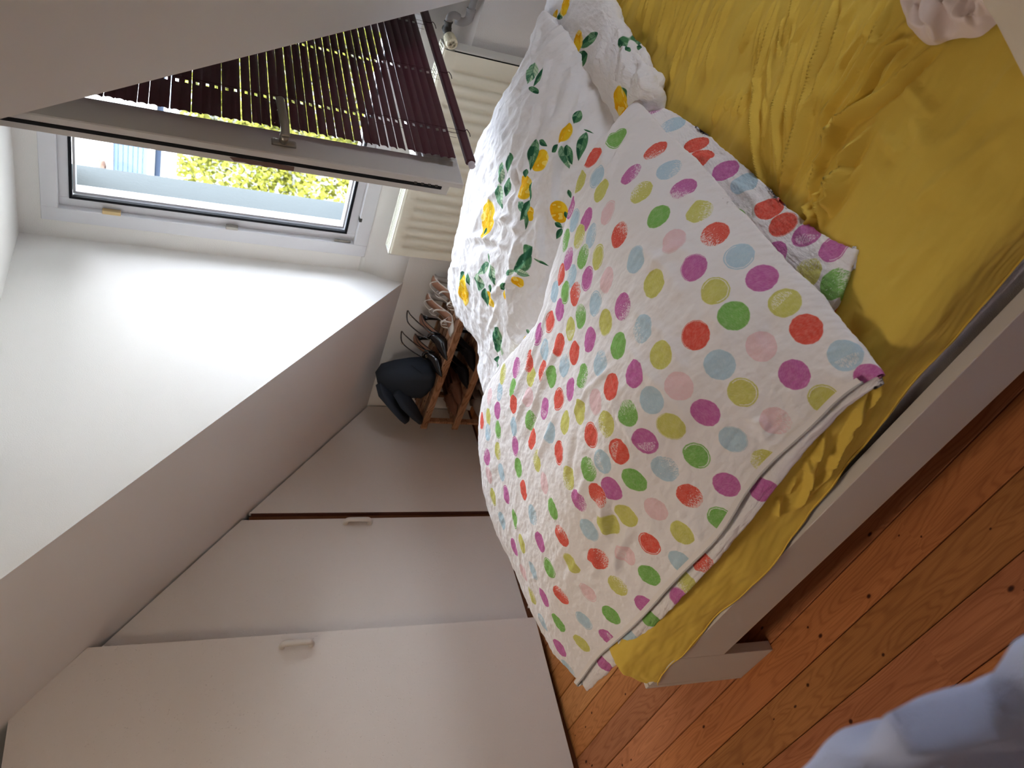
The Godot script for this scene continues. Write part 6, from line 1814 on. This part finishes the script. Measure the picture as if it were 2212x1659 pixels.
func shoes():
	var y := 0.389
	white_sandal("white strappy high-heeled sandal nearest the black slingbacks on the top shelf", Vector3(-2.312, y, -3.125), Vector3(-2.372, y, -2.895), 1.0)
	white_sandal("white strappy high-heeled sandal half hidden behind the lemon duvet", Vector3(-2.203, y, -3.125), Vector3(-2.258, y, -2.870), 1.0)
	slingback("black pointed slingback with two gold vamp buckles, next to the white sandals", Vector3(-2.440, y, -3.120), Vector3(-2.500, y, -2.850), 1.0)
	slingback("black pointed slingback beside the slumped black bag", Vector3(-2.572, y, -3.115), Vector3(-2.602, y, -2.850), -1.0)
	var g := "pair of black lace pumps on the middle shelf"
	var SP := {"len": 0.25, "w": 0.037, "heel": 0.085, "toe": 1.4, "tip": 0.10}
	closed_shoe("lace_pump", "black lace pump on the middle shelf, nearer the lemon duvet", g, Vector3(-2.49, 0.213, -3.11), Vector3(-2.585, 0.213, -2.88), SP, M.black_lace, 0.045, 0.036)
	closed_shoe("lace_pump", "black lace pump on the middle shelf, next to the brown moccasins", g, Vector3(-2.62, 0.213, -3.11), Vector3(-2.70, 0.213, -2.885), SP, M.black_lace, 0.045, 0.036)
	g = "pair of brown moccasins on the middle shelf"
	var SM := {"len": 0.24, "w": 0.040, "heel": 0.010, "toe": 2.6, "tip": 0.35}
	closed_shoe("moccasin", "soft brown moccasin with a bow, next to the lace pumps", g, Vector3(-2.745, 0.213, -3.11), Vector3(-2.835, 0.213, -2.888), SM, M.brown_leather, 0.042, 0.040, true)
	closed_shoe("moccasin", "soft brown moccasin with a bow, at the closet end of the shelf", g, Vector3(-2.845, 0.213, -3.12), Vector3(-2.915, 0.213, -2.90), SM, M.brown_leather, 0.042, 0.040, true)
	g = "pair of grey beige shoes on the lowest shelf"
	var SG := {"len": 0.25, "w": 0.044, "heel": 0.012, "toe": 3.0, "tip": 0.5}
	closed_shoe("trainer", "grey beige shoe on the lowest shelf, nearer the closet", g, Vector3(-2.87, 0.046, -3.115), Vector3(-2.93, 0.046, -2.87), SG, M.grey_shoe, 0.055, 0.055)
	closed_shoe("trainer", "grey beige shoe on the lowest shelf, nearer the bed", g, Vector3(-2.745, 0.046, -3.115), Vector3(-2.80, 0.046, -2.87), SG, M.grey_shoe, 0.055, 0.055)
	# slumped bag on the closet end of the top shelf
	var o = thing("fabric_bag", "soft black fabric bag slumped over the closet end of the shoe rack", "bag")
	var s := start(true)
	loft(s, [Vector3(-2.745, 0.391, -2.985), Vector3(-2.745, 0.42, -2.985), Vector3(-2.755, 0.50, -2.99), Vector3(-2.765, 0.58, -3.0), Vector3(-2.775, 0.635, -3.005), Vector3(-2.785, 0.662, -3.005)], [0.105, 0.118, 0.112, 0.098, 0.072, 0.030], [0.075, 0.088, 0.085, 0.072, 0.052, 0.022], Vector3(1, 0, 0.25))
	obj("bag_body", s, M.black_cloth, o)
	s = start(true)
	loft(s, [Vector3(-2.80, 0.640, -2.985), Vector3(-2.83, 0.615, -2.955), Vector3(-2.88, 0.560, -2.925), Vector3(-2.935, 0.505, -2.905), Vector3(-2.965, 0.475, -2.895), Vector3(-2.975, 0.463, -2.892)], [0.035, 0.06, 0.062, 0.055, 0.040, 0.012], [0.02, 0.026, 0.022, 0.018, 0.014, 0.006], Vector3(0, 0.4, 1))
	obj("bag_flap", s, M.black_cloth, o)
	s = start(true)
	loft(s, [Vector3(-2.80, 0.560, -2.93), Vector3(-2.85, 0.510, -2.900), Vector3(-2.91, 0.450, -2.885), Vector3(-2.96, 0.405, -2.880), Vector3(-2.975, 0.392, -2.880)], [0.04, 0.055, 0.045, 0.026, 0.010], [0.018, 0.022, 0.018, 0.014, 0.006], Vector3(0, 0.4, 1))
	obj("bag_flap", s, M.black_cloth, o)
	strap(o, "bag_seam", [Vector3(-2.64, 0.52, -2.955), Vector3(-2.66, 0.46, -2.91), Vector3(-2.70, 0.41, -2.898), Vector3(-2.78, 0.40, -2.892)], 0.004, M.black_cloth)


func loft(s: SurfaceTool, at: Array, rx: Array, ry: Array, side: Vector3):
	var pts := PackedVector3Array(at)
	var rings := []
	for i in at.size():
		var t := frame_along(pts, i)
		var a := t.cross(side).normalized()
		var b := a.cross(t).normalized()
		var r := PackedVector3Array()
		for k in 20:
			var g := TAU * k / 20.0
			var ca := cos(g)
			var sa := sin(g)
			var k2 := 1.0 + 0.07 * sin(3.0 * g + i * 0.9) + 0.04 * sin(7.0 * g - i * 1.3)
			r.append(pts[i] + (a * signf(ca) * pow(absf(ca), 0.75) * ry[i] + b * signf(sa) * pow(absf(sa), 0.75) * rx[i]) * k2)
		rings.append(r)
	skin(s, rings)


func textile():  # blue-grey cloth of unknown kind near the camera
	var o = thing("textile", "blurred blue-grey blanket hanging in soft folds close to the camera", "textile")
	var nu := 120
	var nv := 90
	var P := []
	var UV := []
	P.resize(nu * nv)
	UV.resize(nu * nv)
	var f := noise(1.6, 81, 2)
	for i in nu:
		for j in nv:
			var x := lerpf(-0.86, -0.27, float(i) / (nu - 1))
			var t := -1.0 + 2.0 * j / (nv - 1)
			# over the ridge: down the far side, up and down the near side
			var ridge := 1.224 - 0.060 * smoothstep(-0.435, -0.395, x) + 0.004 * f.get_noise_1d(x * 6.0)
			var a := absf(t)
			var drop := 0.0
			var out := 0.0
			var r := 0.022
			var d := a * 1.25
			if d < r * PI / 2.0:
				out = sin(d / r) * r
				drop = r - cos(d / r) * r
			else:
				out = r
				drop = r + d - r * PI / 2.0
			drop = minf(drop, ridge - 0.004)
			var fold := sin(x * 46.0 + 5.0 * f.get_noise_1d(x * 3.0)) * 0.014 + sin(x * 21.0 + 1.0) * 0.012
			fold *= smoothstep(0.0, 0.25, drop) * 0.9 + 0.25
			var z := -0.140 + signf(t) * (out + 0.05 * drop + fold * (1.0 if t > 0.0 else 0.6) + 0.012 * f.get_noise_2d(x * 6.0, drop * 5.0))
			P[i * nv + j] = Vector3(x, ridge - drop, z)
			UV[i * nv + j] = Vector2(x, t)
	obj("hanging_cloth", cloth_mesh(P, grid_normals(P, nu, nv, Vector3.UP), UV, nu, nv, 0.004), M.blue_cloth, o)


func lamp():
	# unseen flat lamp under the ceiling, placed to light bed, floor and doors
	var at := Vector3(-1.85, TOP - 0.07, -0.3)
	var o = thing("unseen_ceiling_lamp", "flat square glowing ceiling lamp out of view, placed to light the bed, floor and closet doors", "lamp", at)
	var s := start()
	box(s, Vector3(-0.24, -0.01, -0.24), Vector3(0.24, 0.07, 0.24), 0.01)
	obj("unseen_lamp_housing", s, M.white_wood, o)
	s = start()
	box(s, Vector3(-0.22, -0.025, -0.22), Vector3(0.22, -0.010, 0.22), 0.004)
	var m := mat(Color(0.95, 0.94, 0.92), 0.5)
	m.emission_enabled = true
	m.emission = Color(1.0, 0.93, 0.84)
	m.emission_energy_multiplier = 0.8
	obj("unseen_lamp_panel", s, m, o)
	var l := AreaLight3D.new()
	l.name = "unseen_lamp_light"
	l.area_size = Vector2(0.44, 0.44)
	l.light_color = Color(1.0, 0.93, 0.84)
	l.light_energy = UNSEEN_LAMP
	l.shadow_enabled = true
	l.position = at + Vector3(0, -0.035, 0)
	l.rotation.x = -PI / 2.0
	add_child(l)
